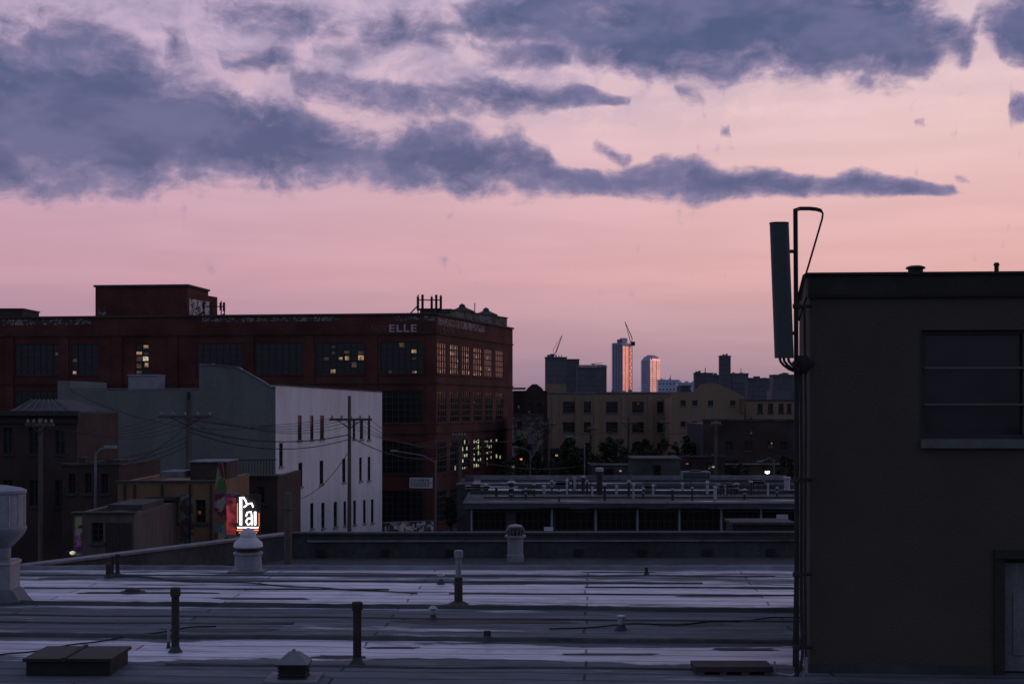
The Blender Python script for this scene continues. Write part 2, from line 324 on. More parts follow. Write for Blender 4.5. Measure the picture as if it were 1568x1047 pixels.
o.lathe('base','coping',(x,d,RZ),[(23*k,0),(23*k,3*k),(21*k,4*k),(20*k,26*k),(22.5*k,27*k),(22.5*k,30*k),(18*k,31*k)],28)
o.lathe('neck','rust',(x,d,RZ),[(17*k,31*k),(17*k,38*k)],28)
o.lathe('hood','signw',(x,d,RZ),[(21*k,37*k),(22.5*k,39*k),(21*k,45*k),(14*k,51*k),(12*k,53*k),(12.5*k,55*k),(11.5*k,61*k),(7*k,66*k),(0.5*k,68*k)],28)
o.box('flashing','tarlt',x-27*k,x+27*k,d-27*k,d+27*k,RZ+0.002,RZ+0.03); o.done()
d=RD(925)+0.2; x=X(2,d); k=d/F; z0=RZ
o=O('steel_exhaust_fan')
o.box('curb','coping',x-22*k,x+21*k,d-22*k,d+22*k,z0+12*k,z0+66*k)
o.box('curb_cap','galv',x-24*k,x+23*k,d-24*k,d+24*k,z0+60*k,z0+64*k)
o.fpoly('flashing','tarlt',Frame((x-50*k,d-24*k),(x+50*k,d-24*k)),[(2*k,z0),(92*k,z0),(84*k,z0+8*k),(74*k,z0+22*k),(26*k,z0+22*k),(12*k,z0+8*k)],-46*k,0)
o.lathe('housing','coping',(x,d,z0),[(12*k,66*k),(14*k,70*k),(14*k,84*k),(26*k,96*k),(33*k,104*k),(37*k,112*k),(37*k,116*k),(35*k,117*k),(35*k,166*k),(37*k,168*k),(37*k,172*k),(30*k,175*k),(10*k,179*k),(1*k,180*k)],36)
for i in range(14):
    t=2*math.pi*i/14; o.tube('ribs','galv',[(x+35.3*k*math.cos(t),d+35.3*k*math.sin(t),z0+117*k),(x+35.3*k*math.cos(t),d+35.3*k*math.sin(t),z0+166*k)],0.8*k,6)
o.done()
d=RD(1040); x=X(450,d); k=d/F
o=O('louvred_roof_vent')
o.box('flashing','tarlt',x-40*k,x+40*k,d-40*k,d+40*k,RZ+0.002,RZ+0.03)
o.box('body','dark',x-20*k,x+20*k,d-20*k,d+20*k,RZ+0.03,RZ+24*k)
for i in range(4): o.box('louvres','rust',x-22*k,x+22*k,d-22*k,d+22*k,RZ+(5+i*5)*k,RZ+(6.5+i*5)*k)
zt=RZ+27*k; w=25*k
o.hexa('hood','tarlt',[(x-w,d-w,zt),(x+w,d-w,zt),(x+w,d+w,zt),(x-w,d+w,zt),(x-w*0.3,d-w*0.3,zt+16*k),(x+w*0.3,d-w*0.3,zt+16*k),(x+w*0.3,d+w*0.3,zt+16*k),(x-w*0.3,d+w*0.3,zt+16*k)])
o.lathe('finial','tarlt',(x,d,zt+15*k),[(4*k,0),(2*k,5*k)],10)
o.box('rim','dark',x-w*0.98,x+w*0.98,d-w*0.98,d+w*0.98,zt-3*k,zt-0.001); o.done()
d=RD(1034); k=d/F
o=O('roof_hatch'); x0=X(36,d);x1=X(172,d)
o.box('curb','dark',x0+4*k,x1-4*k,d,d+0.75,RZ,RZ+22*k)
o.box('lid','dark',x0,x1,d-0.04,d+0.8,RZ+22*k+0.001,RZ+27*k); o.box('lid_rib','rust',x0+60*k,x0+66*k,d-0.05,d+0.81,RZ+22*k+0.003,RZ+29*k); o.done()
d=RD(1036); k=d/F
o=O('equipment_pad'); x0=X(1066,d);x1=X(1186,d)
o.box('tray','rust',x0,x1,d+0.1,d+0.5,RZ+5*k,RZ+13*k)
for i in range(4): o.box('feet','wood',x0+0.03+i*(x1-x0-0.12)/3,x0+0.11+i*(x1-x0-0.12)/3,d+0.12,d+0.48,RZ,RZ+5*k-0.001)
o.done()
d=RD(907); k=d/F
o=O('roof_drain_cover'); o.lathe('dome','rust',(X(203,d),d,RZ),[(13*k,0),(12*k,4*k),(7*k,7*k),(1*k,8*k)],20); o.lathe('ring','tar',(X(203,d),d,RZ),[(20*k,0.003),(19*k,0.02),(12*k,0.025)],20); o.done()
# ---------------------------------------------------------------- right building (penthouse)
fr=Frame((X(1240,16),16.0),(X(1240,16)+6,16.0-0.45))
o=O('stucco_penthouse')
tz=fr.z_(1240,452); topz=fr.z_(1240,418)
wq=fr.box(1412,1590,505,672); wq=(wq[0],wq[0]+1.55,wq[2],wq[3])
dq=(fr.s_(1530),fr.s_(1530)+0.95,8.999,fr.z_(1545,855))
wall(o,fr,8.999,tz,[wq,dq],'wallr',thk=0.2)
c=[fr.pt(0.0,0,-0.2),fr.pt(6,0,-0.2),(9.5,20.5),(4.22,20.9)]
o.prism('side_wall','wallr',[(p[0],p[1]) for p in c],8.999,tz-0.002)
o.fbox('parapet','trimr',fr,-0.02,6.02,tz,topz-0.03,-0.2,0.03)
o.prism('parapet_side','trimr',[tuple(fr.pt(-0.02,0,-0.2)[:2]),tuple(fr.pt(0.16,0,-0.2)[:2]),(4.40,20.9),(4.20,20.9)],tz,topz-0.03)
o.fbox('coping','trimr',fr,-0.05,6.05,topz-0.028,topz,-0.24,0.06)
o.prism('coping_side','trimr',[tuple(fr.pt(-0.05,0,-0.241)[:2]),tuple(fr.pt(0.2,0,-0.241)[:2]),(4.43,20.93),(4.17,20.93)],topz-0.028,topz)
o.fbox('drip_edge','dark',fr,-0.03,6.03,tz-0.03,tz-0.003,0.001,0.045)
o.prism('roof_deck','tar',[(3.6,16.2),(9.1,15.9),(9.3,20.3),(4.4,20.7)],tz,tz+0.02)
window(o,fr,wq,1,1,mw=0.05,fm='frame',sill=None,dep=0.12)
for py in (563,619):
    z=fr.z_(1480,py); o.fbox('window_rail','framelt',fr,wq[0]+0.02,wq[1]-0.02,z-0.012,z+0.012,-0.10,-0.03)
o.fbox('window_mullion','framelt',fr,wq[0]+1.12,wq[0]+1.16,wq[2]+0.02,wq[3]-0.02,-0.105,-0.035)
o.fbox('window_jamb','frame',fr,wq[0]-0.02,wq[0]-0.001,wq[2],wq[3],-0.1,0.012)
o.fbox('window_sill','sill',fr,wq[0]-0.02,wq[1]+0.1,wq[2]-0.10,wq[2]-0.001,-0.12,0.07)
o.fbox('door','doorm',fr,dq[0]+0.06,dq[1]-0.06,9.02,dq[3]-0.06,-0.16,-0.12)
o.fbox('door_panel','doorm',fr,dq[0]+0.18,dq[1]-0.18,9.2,9.9,-0.118,-0.105)
o.fbox('door_frame','trimr',fr,dq[0]-0.06,dq[0]+0.058,9.0,dq[3],-0.15,0.03); o.fbox('door_frame','trimr',fr,dq[0]-0.06,dq[1]+0.06,dq[3]+0.002,dq[3]+0.1,-0.15,0.05)
o.fbox('base_flashing','tar',fr,-0.02,dq[0]-0.07,9.0,9.10,0.002,0.04)
o.done()
def rv(px,ty,w,name,m='rust'):
    d=17.3; k=d/F; x=X(px,d); zt=Z(ty,d); o=O(name)
    o.lathe('pipe',m,(x,d,tz),[(w*0.75*k,0),(w*0.75*k,zt-tz-4*k)],16)
    o.lathe('cap',m,(x,d,tz),[(w*k*0.9,zt-tz-5*k),(w*k,zt-tz-4*k),(w*k*0.95,zt-tz-2*k),(w*k*0.6,zt-tz)],20); o.done()
rv(1402,407,15,'mushroom_vent'); rv(1526,402,4.5,'vent_pipe')
o=O('gooseneck_ladder_pole'); D=15.75
def Q(px,py,dd=D): return P(px,py,dd)
for off,inn in ((0,0),(0.35,3)):
    dd=D+off
    o.tube('rail','dark',[Q(1218-inn,1036 if off==0 else 1020,dd),Q(1219,800,dd),Q(1219,560,dd),Q(1218,400,dd),Q(1217,330,dd),Q(1218,320+inn,dd),Q(1225,318+inn,dd),Q(1240,318+inn,dd),Q(1250,319+inn,dd),Q(1257,321+inn,dd),Q(1260,327,dd),Q(1259,335,dd),Q(1250,366,dd),Q(1240,400,dd),Q(1231,430,dd),Q(1226,460,dd)],0.011,8)
o.tube('main_pole','dark',[Q(1220,1035),Q(1220,700),Q(1219,470),Q(1218,320)],0.026,12)
for py in (470,558,736,880,992):
    o.tube('bracket','rust',[Q(1218,py),Q(1242,py-2,16.0)],0.022 if py!=558 else 0.05,8)
    o.lathe('clamp','rust',tuple(Q(1220,py+3)),[(0.034,0),(0.045,0.01),(0.045,0.05),(0.034,0.06)],12)
o.lathe('junction_drum','dark',tuple(Q(1229,572)),[(0.05,0),(0.075,0.03),(0.075,0.17),(0.05,0.2)],16)
o.tube('conduit','rust',[Q(1226,560),Q(1228,700),Q(1227,900),Q(1229,1000),Q(1226,1026),Q(1214,1036),Q(1190,1040)],0.018,8)
o.tube('conduit','coping',[Q(1234,1005),Q(1234,1030),Q(1228,1040),Q(1205,1044)],0.022,8)
o.tube('conduit','coping',[Q(1224,1010),Q(1222,1028),Q(1212,1034),Q(1188,1030),Q(1186,1012)],0.014,8)
o.tube('conduit','rust',[Q(1232,470),Q(1234,640),Q(1233,860),Q(1234,1005)],0.015,8)
o.done()
o=O('cell_antenna')
ft=Frame((X(1180,15.6),15.6),(X(1208,15.6),15.6)); W=ft.L
zt=Z(342,15.6); zb=Z(548,15.6); sx=0.055
def ap(a,z,t): 
    q=(zt-z)/(zt-zb); return ft.pt(a+sx*q,z,t)
prof=[(0,0),(0.02,0.03),(0.05,0.045),(W-0.05,0.045),(W-0.02,0.03),(W,0),(W,-0.06),(0,-0.06)]
vs=[ap(a,zb,t) for a,t in prof]+[ap(a,zt,t) for a,t in prof]; n=8
o.add('radome','panel',vs,[tuple(range(n-1,-1,-1)),tuple(range(n,2*n))]+[(i,(i+1)%n,n+(i+1)%n,n+i) for i in range(n)])
vs=[ap(a*1.02-0.003,zt-0.002,t*1.1) for a,t in prof]+[ap(a*1.02-0.003,zt+0.012,t*1.1) for a,t in prof]
o.add('end_cap','dark',vs,[tuple(range(n-1,-1,-1)),tuple(range(n,2*n))]+[(i,(i+1)%n,n+(i+1)%n,n+i) for i in range(n)])
for py in (385,510): o.tube('mount_arm','rust',[Q(1200,py,15.66),Q(1219,py,15.75)],0.02,8)
for i,px in enumerate((1194,1200,1207)):
    o.tube('feed_cable','rust',[Q(px,547,15.6),Q(px+1,553,15.6),Q(px+6,559,15.62),Q(px+14,565,15.66),Q(1222,570+i,15.7)],0.015,8)
o.done()
# ---------------------------------------------------------------- second (lower) roof
RZ2=7.5
pz=H-195/F*42
o=O('lower_rooftop')
L0=(X(-40,32.2),32.2); L1=(X(445,41.9),41.9); R1=(X(1330,42.2),42.2)
o.prism('roof_deck','tar',[(-13,26.25),(18,26.25),R1,L1,L0],7.2,RZ2)
o.prism('walls','brickdk',[(-12.9,26.4),(17.9,26.4),(R1[0]-.1,R1[1]-.1),(L1[0],L1[1]-.1),(L0[0]+.1,L0[1])],0,7.198)
f1=Frame(L0,L1); f2=Frame(L1,R1)
o.fbox('parapet_left','tar',f1,0,f1.L,7.21,pz-0.06,-0.3,0); o.fbox('parapet_far','tar',f2,0,f2.L,7.21,pz-0.06,-0.3,-0.001)
o.fbox('coping','tarlt',f1,0,f1.L,pz-0.058,pz,-0.36,0.05)
o.fbox('coping','tar',f2,0.05,f2.L,pz-0.055,pz+0.003,-0.36,0.05)
o.fbox('inner_gutter','tarlt',f2,0.5,f2.L,pz-0.27,pz-0.22,0.001,0.06)
for i in range(9): a=f2.L*(i+.4)/9; o.fbox('scupper','dark',f2,a,a+.25,7.55,7.75,0.002,0.05)
o.done()
d=41.0; k=d/F; x=X(789,d)
o=O('turbine_ventilator')
o.lathe('stand','coping',(x,d,RZ2),[(13*k,0),(13*k,10*k),(12*k,11*k),(12*k,Z(822,d)-RZ2)],24)
zz=Z(822,d)-RZ2
o.lathe('collar','coping',(x,d,RZ2),[(16*k,zz),(16*k,zz+3*k)],24)
o.lathe('turbine','rust',(x,d,RZ2),[(10*k,zz+3*k),(13.4*k,zz+8*k),(12.4*k,zz+14*k),(8*k,zz+17*k),(1*k,zz+18*k)],24)
o.lathe('turbine_cap','coping',(x,d,RZ2),[(11*k,zz+16*k),(10*k,zz+18*k),(1*k,zz+20*k)],24)
for i in range(14):
    t=2*math.pi*i/14; o.tube('vanes','coping',[(x+10.6*k*math.cos(t),d+10.6*k*math.sin(t),RZ2+zz+3*k),(x+14.6*k*math.cos(t),d+14.6*k*math.sin(t),RZ2+zz+9*k),(x+10*k*math.cos(t+.3),d+10*k*math.sin(t+.3),RZ2+zz+17*k)],1.1*k,5)
o.done()
o=O('wooden_post'); d=31; k=d/F; x=X(441,d)
o.lathe('post','wood',(x,d,RZ2),[(6*k,0),(6*k,Z(765,d)-RZ2),(5*k,Z(754,d)-RZ2)],12); o.tube('strap','rust',[(x-7*k,d-7*k,Z(780,d)),(x+7*k,d-7*k,Z(780,d))],0.01,6); o.done()
o=O('equipment_box'); d=43.5; x0=X(1122,d); x1=X(1215,d)
o.box('cabinet','dark',x0,x1,d,d+1.4,6.0,Z(803,d)); o.box('lid','tar',x0-.04,x1+.04,d-.05,d+1.45,Z(803,d)+.001,Z(799,d)); o.done()
# ---------------------------------------------------------------- low warehouse right-middle
f=PF(718,80,1330,80); LZ=Z(768,80)
o=O('low_warehouse')
ops=[]; e=[(724,775),(790,842),(850,909),(915,973),(978,1037),(1043,1102),(1108,1162),(1168,1220)]
for a,b in e: ops.append(f.box(a,b,784,812))
wall(o,f,0,LZ-0.35,ops,'tar',thk=0.3)
for q in ops: window(o,f,q,6,2,lit=0.0,mw=0.04,sill=None)
for a in (912,976,1040,1104,1165,845,722): 
    s=f.s_(a); o.fbox('downpipe','coping',f,s-0.05,s+0.05,2,LZ-0.36,0.002,0.12)
o.fbox('core','tar',f,0.02,f.L,0,LZ-0.35,-24,-0.31)
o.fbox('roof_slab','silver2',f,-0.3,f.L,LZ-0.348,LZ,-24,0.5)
o.fbox('fascia','coping',f,-0.3,f.L,LZ-0.05,LZ+0.05,0.501,0.56); o.fbox('fascia_under','tar',f,-0.3,f.L,LZ-0.3,LZ-0.051,0.501,0.54)
for t_,h_ in ((-3,.10),(-7,.2),(-12,.25),(-16,.12),(-20,.2)): o.fbox('ridge_curb','tar',f,-0.3+random.uniform(0,4),f.L,LZ+0.001,LZ+h_,t_-.3,t_)
o.fbox('ridge_curb','tarlt',f,-1,f.L,LZ+0.001,LZ+0.3,-24,-23.7)
o.fbox('white_notice','signw',f,f.s_(833),f.s_(847),Z(812,80),Z(806,80),0.13,0.16)
o.fbox('white_notice','signw',f,f.s_(1188),f.s_(1206),Z(800,80),Z(787,80),0.13,0.16)
o.done()
def lowpipe(px,ty,by,w,name='vent_pipe',m='galv',cap='collar',h=None):
    hh=H-LZ; d=hh*F/(by-HOR); return stub(name,px,ty,by,w,m=m,cap=cap,h=hh,z=LZ,flash=False)
for a in [(783,734,760,8),(783,756,764,4),(818,738,760,3),(845,733,755,3),(868,732,758,3),(880,730,752,4),(893,728,752,5),(899,735,757,3),(918,716,757,9),(926,740,766,4),(963,735,760,4),(970,738,763,3),(1000,740,762,3),(1083,735,757,4),(1128,738,756,5),(1150,736,757,4),(1176,740,760,3),(1205,730,752,9),(1060,745,766,3),(1095,744,765,5),(856,748,768,3),(1030,748,766,4),
    (738,742,757,3),(760,744,762,4),(805,746,764,3),(833,742,757,4),(907,745,762,3),(944,743,757,4),(985,745,763,3),(1045,738,752,3),(1110,742,757,3),(1140,747,764,4),(1190,744,762,3)]:
    lowpipe(*a,m=random.choice(['galv','rust','rust']),cap=random.choice(['collar','cone']))
for (a,b,t,bb) in [(870,905,735,752),(1098,1125,744,760),(800,815,750,758),(1130,1170,740,752)]:
    hh=H-LZ; d=hh*F/(bb-HOR); k=d/F; o=O('roof_railing')
    for i in range(6):
        xx=X(a+(b-a)*i/5,d); o.tube('posts','rust',[(xx,d,LZ),(xx,d,LZ+(bb-t)*k)],0.03,6)
    for q in (0.5,1.0): o.tube('rails','rust',[(X(a,d),d,LZ+(bb-t)*k*q),(X(b,d),d,LZ+(bb-t)*k*q)],0.025,6)
    o.done()
for (a,b,t,bb) in [(1045,1088,722,738),(712,750,744,752),(1100,1130,742,752),(985,1005,742,754),(1150,1172,736,747),(850,872,738,748)]:
    hh=H-LZ; d=min(hh*F/(bb-HOR),103); k=d/F; x0=X(a,d);x1=X(b,d); zt=min(Z(t,d),LZ+1.0); o=O('rooftop_ac_unit')
    o.box('casing','tarlt',x0,x1,d,d+1.2,LZ+0.15,zt); o.box('feet','rust',x0+.1,x1-.1,d+.2,d+1.0,LZ,LZ+0.149)
    o.lathe('fan','dark',((x0+x1)/2,d+.6,zt),[(0.4,0),(0.42,0.08),(0.3,0.1)],16)
    for i in range(5): o.box('grille','dark',x0+.06,x1-.06,d-.02,d-.001,LZ+.25+i*(zt-LZ-.3)/5,LZ+.3+i*(zt-LZ-.3)/5)
    o.done()
f=PF(970,104.5,1042,104.5); o=O('brick_bulkhead')
q=f.box(1000,1012,712,735)
wall(o,f,0,Z(704,104.5),[q],'tar'); window(o,f,q,1,2,sill=None); o.fbox('core','tar',f,.01,f.L-.01,0,Z(704,104.5)-.01,-5,-.31); o.fbox('coping','tar',f,-.1,f.L+.1,Z(704,104.5)+.001,Z(701,104.5),-5,.1); o.done()
# ---------------------------------------------------------------- red brick warehouse
fa=PF(-160,141.6,668,134); fb=PF(668,134,785,160)
BT=20.5
o=O('brick_warehouse')
rows=[(14.95,17.97),(10.3,13.4),(5.5,8.6),(0.9,3.9)]
cols=[(-70,-5),(22,90),(108,150),(207,228),(300,372),(390,463),(483,558),(582,648)]
opA=[]
for r,(za,zb) in enumerate(rows):
    for c,(a,b) in enumerate(cols):
        opA.append((fa.s_(a),fa.s_(b),za,zb,r,c))
wall(o,fa,0,BT,[q[:4] for q in opA],'brick')
for q in opA:
    r,c=q[4],q[5]; lit=0.0
    if r==0: lit={3:0.8,6:0.28,7:0.16,4:0.02,5:0.04,1:0.03,2:.04}.get(c,0.0)
    window(o,fa,q[:4],2 if c==3 else (4 if c==2 else 7),5,lit=lit,litm=('lit','litd','litd') if c!=3 else ('litw','lit','litd'),mw=0.08,sill='brickdk',dep=.12)
opB=[]; sc=[(669.5,684),(689,703),(707.5,720),(725,738),(742,754),(759,771)]
for r,(za,zb) in enumerate(rows):
    for c,(a,b) in enumerate(sc): opB.append((fb.s_(a),fb.s_(b),za,zb,r,c))
wall(o,fb,0,BT,[q[:4] for q in opB],'brick',s0=0.35)
for q in opB:
    r,c=q[4],q[5]; lit=0.0
    if r==0: lit=[0.3,0.5,0.45,0.5,0.15,0.0][c]
    elif r==1: lit=0.02
    elif r==2: lit=[0.0,0.03,0.4,0.85,0.85,0.15][c]
    window(o,fb,q[:4],4,5,lit=lit,litm=('lit','lit','litd') if r==0 else ('litw','litw','litd'),mw=0.12,sill='brickdk',dep=.06,fd=.05)
bk=(X(785,160)-3,185); bl=(-70,185)
o.prism('core','brickdk',[tuple(fa.pt(0,0,-.32)[:2]),tuple(fa.pt(fa.L-.3,0,-.32)[:2]),tuple(fb.pt(0.6,0,-.32)[:2]),tuple(fb.pt(fb.L,0,-.32)[:2]),bk,bl],0,BT-0.9)
o.fbox('corner_pier','brick',fb,0.0,0.349,0,BT,-0.29,-0.002)
for px in (-30,14,98,180,265,381,473,570,660):
    s=fa.s_(px); w=0.5 if px<650 else 0.45; o.fbox('pilaster','brick',fa,s-w,s+w,0,BT-1.9,0.001,0.16)
for z in (9.3,14.0,18.7): o.fbox('belt_course','brickdk',fa,0,fa.L+.05,z,z+0.14,0.165,0.22); o.fbox('belt_course','brickdk',fb,0.1,fb.L,z,z+0.14,0.003,0.1)
o.fbox('coping','tar',fa,-.1,fa.L+.1,BT+.001,BT+.18,-.45,.15); o.fbox('coping','tar',fb,.3,fb.L+.1,BT+.002,BT+.183,-.45,.15)
o.fbox('graffiti_strip','grafw',fa,fa.s_(0),fa.s_(140),BT-.65,BT-.1,.002,.012); o.fbox('graffiti_strip','grafw',fa,fa.s_(310),fa.s_(520),BT-.5,BT-.1,.002,.012)
o.fbox('graffiti_strip','grafw',fa,fa.s_(600),fa.s_(667),BT-.55,BT-.1,.002,.012); o.fbox('graffiti_strip','grafw',fb,.5,16,BT-.9,BT-.2,.003,.012)
f3=PF(146,142,287,141); zt=Z(439,141.5)
o.fbox('bulkhead','brick',f3,0,f3.L,BT-.8,zt,-6.5,-.0)
o.fbox('bulkhead_coping','tar',f3,-.15,f3.L+.15,zt+.001,zt+.2,-6.65,.15)
f3b=Frame(f3.pt(f3.L,0,-.2)[:2],f3.pt(f3.L+1.0,0,-6.4)[:2])
o.prism('bulkhead_side','brick',[tuple(f3.pt(f3.L,0,-.1)[:2]),tuple(f3b.pt(f3b.L,0,0)[:2]),tuple(f3.pt(f3.L,0,-6.4)[:2])],BT-.8,zt-.6)
o.fbox('bulkhead_graffiti','grafl',f3b,0.2,f3b.L-1.8,BT-.5,zt-1.2,.002,.03)
o.fbox('bulkhead_graffiti','grafw',f3,.3,1.1,BT-.3,BT+1.2,.002,.03)
f4=PF(-160,146,35,146); o.fbox('far_bulkhead','brickdk',f4,0,f4.L,BT-.8,Z(474,146),-5,0); o.fbox('far_bulkhead_coping','tar',f4,-.1,f4.L+.1,Z(474,146)+.001,Z(472,146),-5.1,.1)
f5=Frame((X(697,146),146),(X(784,160.5),160.5))
o.fbox('stair_penthouse','grafg',f5,0,f5.L,BT-.8,Z(478,150),-4,-.6)
o.fbox('stair_penthouse_coping','tar',f5,-.1,f5.L+.1,Z(478,150)+.001,Z(476.5,150),-4.1,-.5)
for px,dd in ((722,152),(758,158)):
    o.lathe('roof_cone','tar',(X(px,dd)-1.0,dd,Z(478,150)+.1),[(1.3,0),(1.3,.15),(.5,.5),(.35,.6),(.3,.8),(.05,.95)],18)
o.tube('roof_mast','dark',[(X(741,155)-1,155,Z(478,150)),(X(741,155)-1,155,Z(464,155))],.05,6)
o.done()
def text(body,px,py,hpx,f,name,m,t=0.01,xs=1.0,off=.02,sp=1.0):
    cu=bpy.data.curves.new(name,'FONT'); cu.body=body; cu.extrude=0.01; cu.space_character=sp
    s=f.s_(px); z=f.z_(px,py); size=hpx/F*(f.A.y+f.u.y*s)/0.7
    cu.size=size; cu.offset=size*off; cu.materials.append(M[m])
    ob=bpy.data.objects.new(name,cu); S.collection.objects.link(ob)
    ob.location=f.pt(s,z,t); ob.rotation_euler=(math.pi/2,0,math.atan2(f.u.y,f.u.x)); ob.scale=(xs,1,1); return ob
text('ELLE',595,508,11,fa,'painted_wall_lettering','letter',.02,1.3,.02,1.12)
text('NOW',568,508,10,fa,'painted_wall_lettering','letterf',.02,.85)
text('MARTIN',677,509,9,fb,'painted_wall_lettering','letterf',.03,1.2)
def roof_antennas(pxs,ty,by,d,name,pw=4.5,hl=(20,25)):
    o=O(name); k=d/F; zb=BT-.85
    for i,px in enumerate(pxs):
        x=X(px,d); o.tube('mast','dark',[(x,d+.2,zb),(x,d+.2,Z(ty+random.uniform(-1,3),d))],.06,8)
        hh=random.uniform(*hl); yt=ty+random.uniform(0,4)
        o.box('panel_antenna','dark',x-pw/2*k,x+pw/2*k,d-.15,d+.1,Z(yt+hh,d),Z(yt,d))
    o.tube('cross_rail','dark',[(X(pxs[0],d),d+.3,Z(ty+22,d)),(X(pxs[-1],d),d+.3,Z(ty+22,d))],.09,6)
    o.tube('cross_rail','dark',[(X(pxs[0],d),d+.3,Z(ty+8,d)),(X(pxs[-1],d),d+.3,Z(ty+8,d))],.06,6)
    o.tube('brace','dark',[(X(pxs[0],d),d+.3,Z(ty+16,d)),(X(pxs[0]-16,d),d+.3,Z(by,d))],.07,6)
    o.tube('brace','dark',[(X(pxs[-1],d),d+.3,Z(ty+18,d)),(X(pxs[-1]-12,d),d+1.3,Z(by,d))],.06,6)
    o.done()
roof_antennas([640,647,661,668,675],451,484,137,'antenna_array',3.6,(19,25))
roof_antennas([312,324,338,343],461,486,141,'antenna_array',3,(6,14))
# ---------------------------------------------------------------- white / grey building
fw=PF(422,105,585,126)
fg=PF(305,105.3,422,105); 
o=O('white_side_warehouse')
za=Z(592,105); zb=Z(602,126); zt0=min(za,zb)-.02
ops=[]
for a,b,t,bb in [(456,462,636,674),(475,480,636,673),(490,496,636,672),(540,544,642,672),(551,556,642,672),(563,567,642,673),
                 (427.5,433,678,714),(457,463,708,745),(489.5,495,705,741),(524,529,702,738),(550,554,700,736),(563,567,699,735),
                 (447,454,772,812),(475,480,770,809),(492,497,769,808),(511,516,768,806),(526,530,767,804),(541,545,766,803),(556,560,765,801),(568,572,764,800)]:
    ops.append(fw.box(a,b,t,bb))
wall(o,fw,0,zt0,ops,'white',thk=.4)
for q in ops: window(o,fw,q,1,3,lit=.0,mw=.05,sill='conc',dep=.05,fd=.03)
o.fpoly('sloped_parapet','white',fw,[(0,zt0+.001),(fw.L,zt0+.001),(fw.L,zb+.1),(0,za+.1)],-.4,0)
o.fpoly('parapet_cap','tar',fw,[(0,za+.102),(fw.L,zb+.102),(fw.L,zb+.22),(0,za+.22)],-.45,.06)
s=lambda px:fg.s_(px)
pts=[(0,0),(fg.L-.002,0),(fg.L-.002,za-.05),(s(415),Z(594,105)),(s(398),Z(583,105)),(s(380),Z(573,105)),(s(362),Z(563,105)),(s(330),Z(560,105)),(0,Z(559,105))]
o.fpoly('gable_wall','grey',fg,pts,-.4,0)
top=pts[2:]
for (a,z1),(b,z2) in zip(top[:-1],top[1:]):
    o.hexa('gable_coping','tarlt',[fg.pt(b,z2+.002,.06),fg.pt(a,z1+.002,.06),fg.pt(a,z1+.002,-.46),fg.pt(b,z2+.002,-.46),fg.pt(b,z2+.12,.06),fg.pt(a,z1+.12,.06),fg.pt(a,z1+.12,-.46),fg.pt(b,z2+.12,-.46)])
rf=[(p[0],p[1]) for p in (fg.pt(.0,0,-.42),fg.pt(fg.L-.5,0,-.42),fw.pt(1.0,0,-.42),fw.pt(fw.L,0,-.42))]+[(X(330,126),127)]
o.prism('core','grey',rf,0,zt0-.4)
o.prism('raised_roof','grey',[tuple(fg.pt(0,0,-.43)[:2]),tuple(fg.pt(s(364),0,-.43)[:2]),(X(372,118),118),(X(318,118),118)],zt0-.39,Z(564,105.4))
o.lathe('roof_light','signw',(X(363,110),110,Z(566,105)),[(.5,0),(.45,.2),(.2,.32)],12)
fg2=PF(88,105.9,305,105.3)
pts=[(0,0),(fg2.L,0),(fg2.L,Z(596,105.4)),(fg2.s_(108),Z(598,105.8)),(fg2.s_(107),Z(583,105.8)),(0,Z(583,105.9))]
o.fpoly('low_grey_wall','grey',fg2,pts,-8,-.01)
o.fbox('low_coping','tarlt',fg2,fg2.s_(109),fg2.L-.01,Z(597,105.4)+.05,Z(595.5,105.4)+.05,-.5,.05)
o.fbox('skylight_box','coping',fg2,fg2.s_(183),fg2.s_(228),Z(597,105.5),Z(574,105.5),-4,-2)
o.fbox('skylight_lid','galv',fg2,fg2.s_(182),fg2.s_(229),Z(574,105.5)+.001,Z(572.5,105.5),-4.1,-1.9)
o.fbox('conduit_boxes','rust',fg2,fg2.s_(287),fg2.s_(291),0,Z(600,105),0,.15)
o.done()
# ---------------------------------------------------------------- left-hand cluster
f=PF(-60,86,118,86); o=O('old_brick_house')
ops=[f.box(a,a+14,t,t+40) for a in (5,45,85) for t in (655,735)]
wall(o,f,0,Z(632,86),ops,'brickdk')
for q in ops: window(o,f,q,2,2,lit=0,mw=.06,sill='brickdk')
o.fbox('core','brickdk',f,.01,f.L-.01,0,Z(633,86),-9,-.31)
o.fbox('cornice','frame',f,-.2,f.L+.2,Z(636,86),Z(629,86),.002,.4); o.fbox('cornice_frieze','rust',f,-.1,f.L+.1,Z(648,86),Z(638,86),.002,.12)
for i in range(30): 
    a=i*f.L/30; o.fbox('dentils','rust',f,a+.05,a+.18,Z(638,86),Z(636,86)-.002,.125,.3)
a0,a1=f.s_(10),f.s_(108)
o.hexa('hip_roof','tar',[f.pt(a0,Z(629,86)+.002,-.5),f.pt(a1,Z(629,86)+.002,-.5),f.pt(a1,Z(629,86)+.002,-8),f.pt(a0,Z(629,86)+.002,-8),f.pt(a0+.6,Z(612,88),-2.5),f.pt(a1-1.6,Z(612,88),-2.5),f.pt(a1-1.6,Z(612,88),-6),f.pt(a0+.6,Z(612,88),-6)])
for i in range(7): 
    a=a0+.3+(a1-a0-.6)*i/6; b=a0+.7+(a1-a0-2.4)*i/6; o.tube('roof_ribs','tarlt',[f.pt(a,Z(629,86)+.03,-.48),f.pt(b,Z(612,88)+.03,-2.5)],.03,5)
o.done()
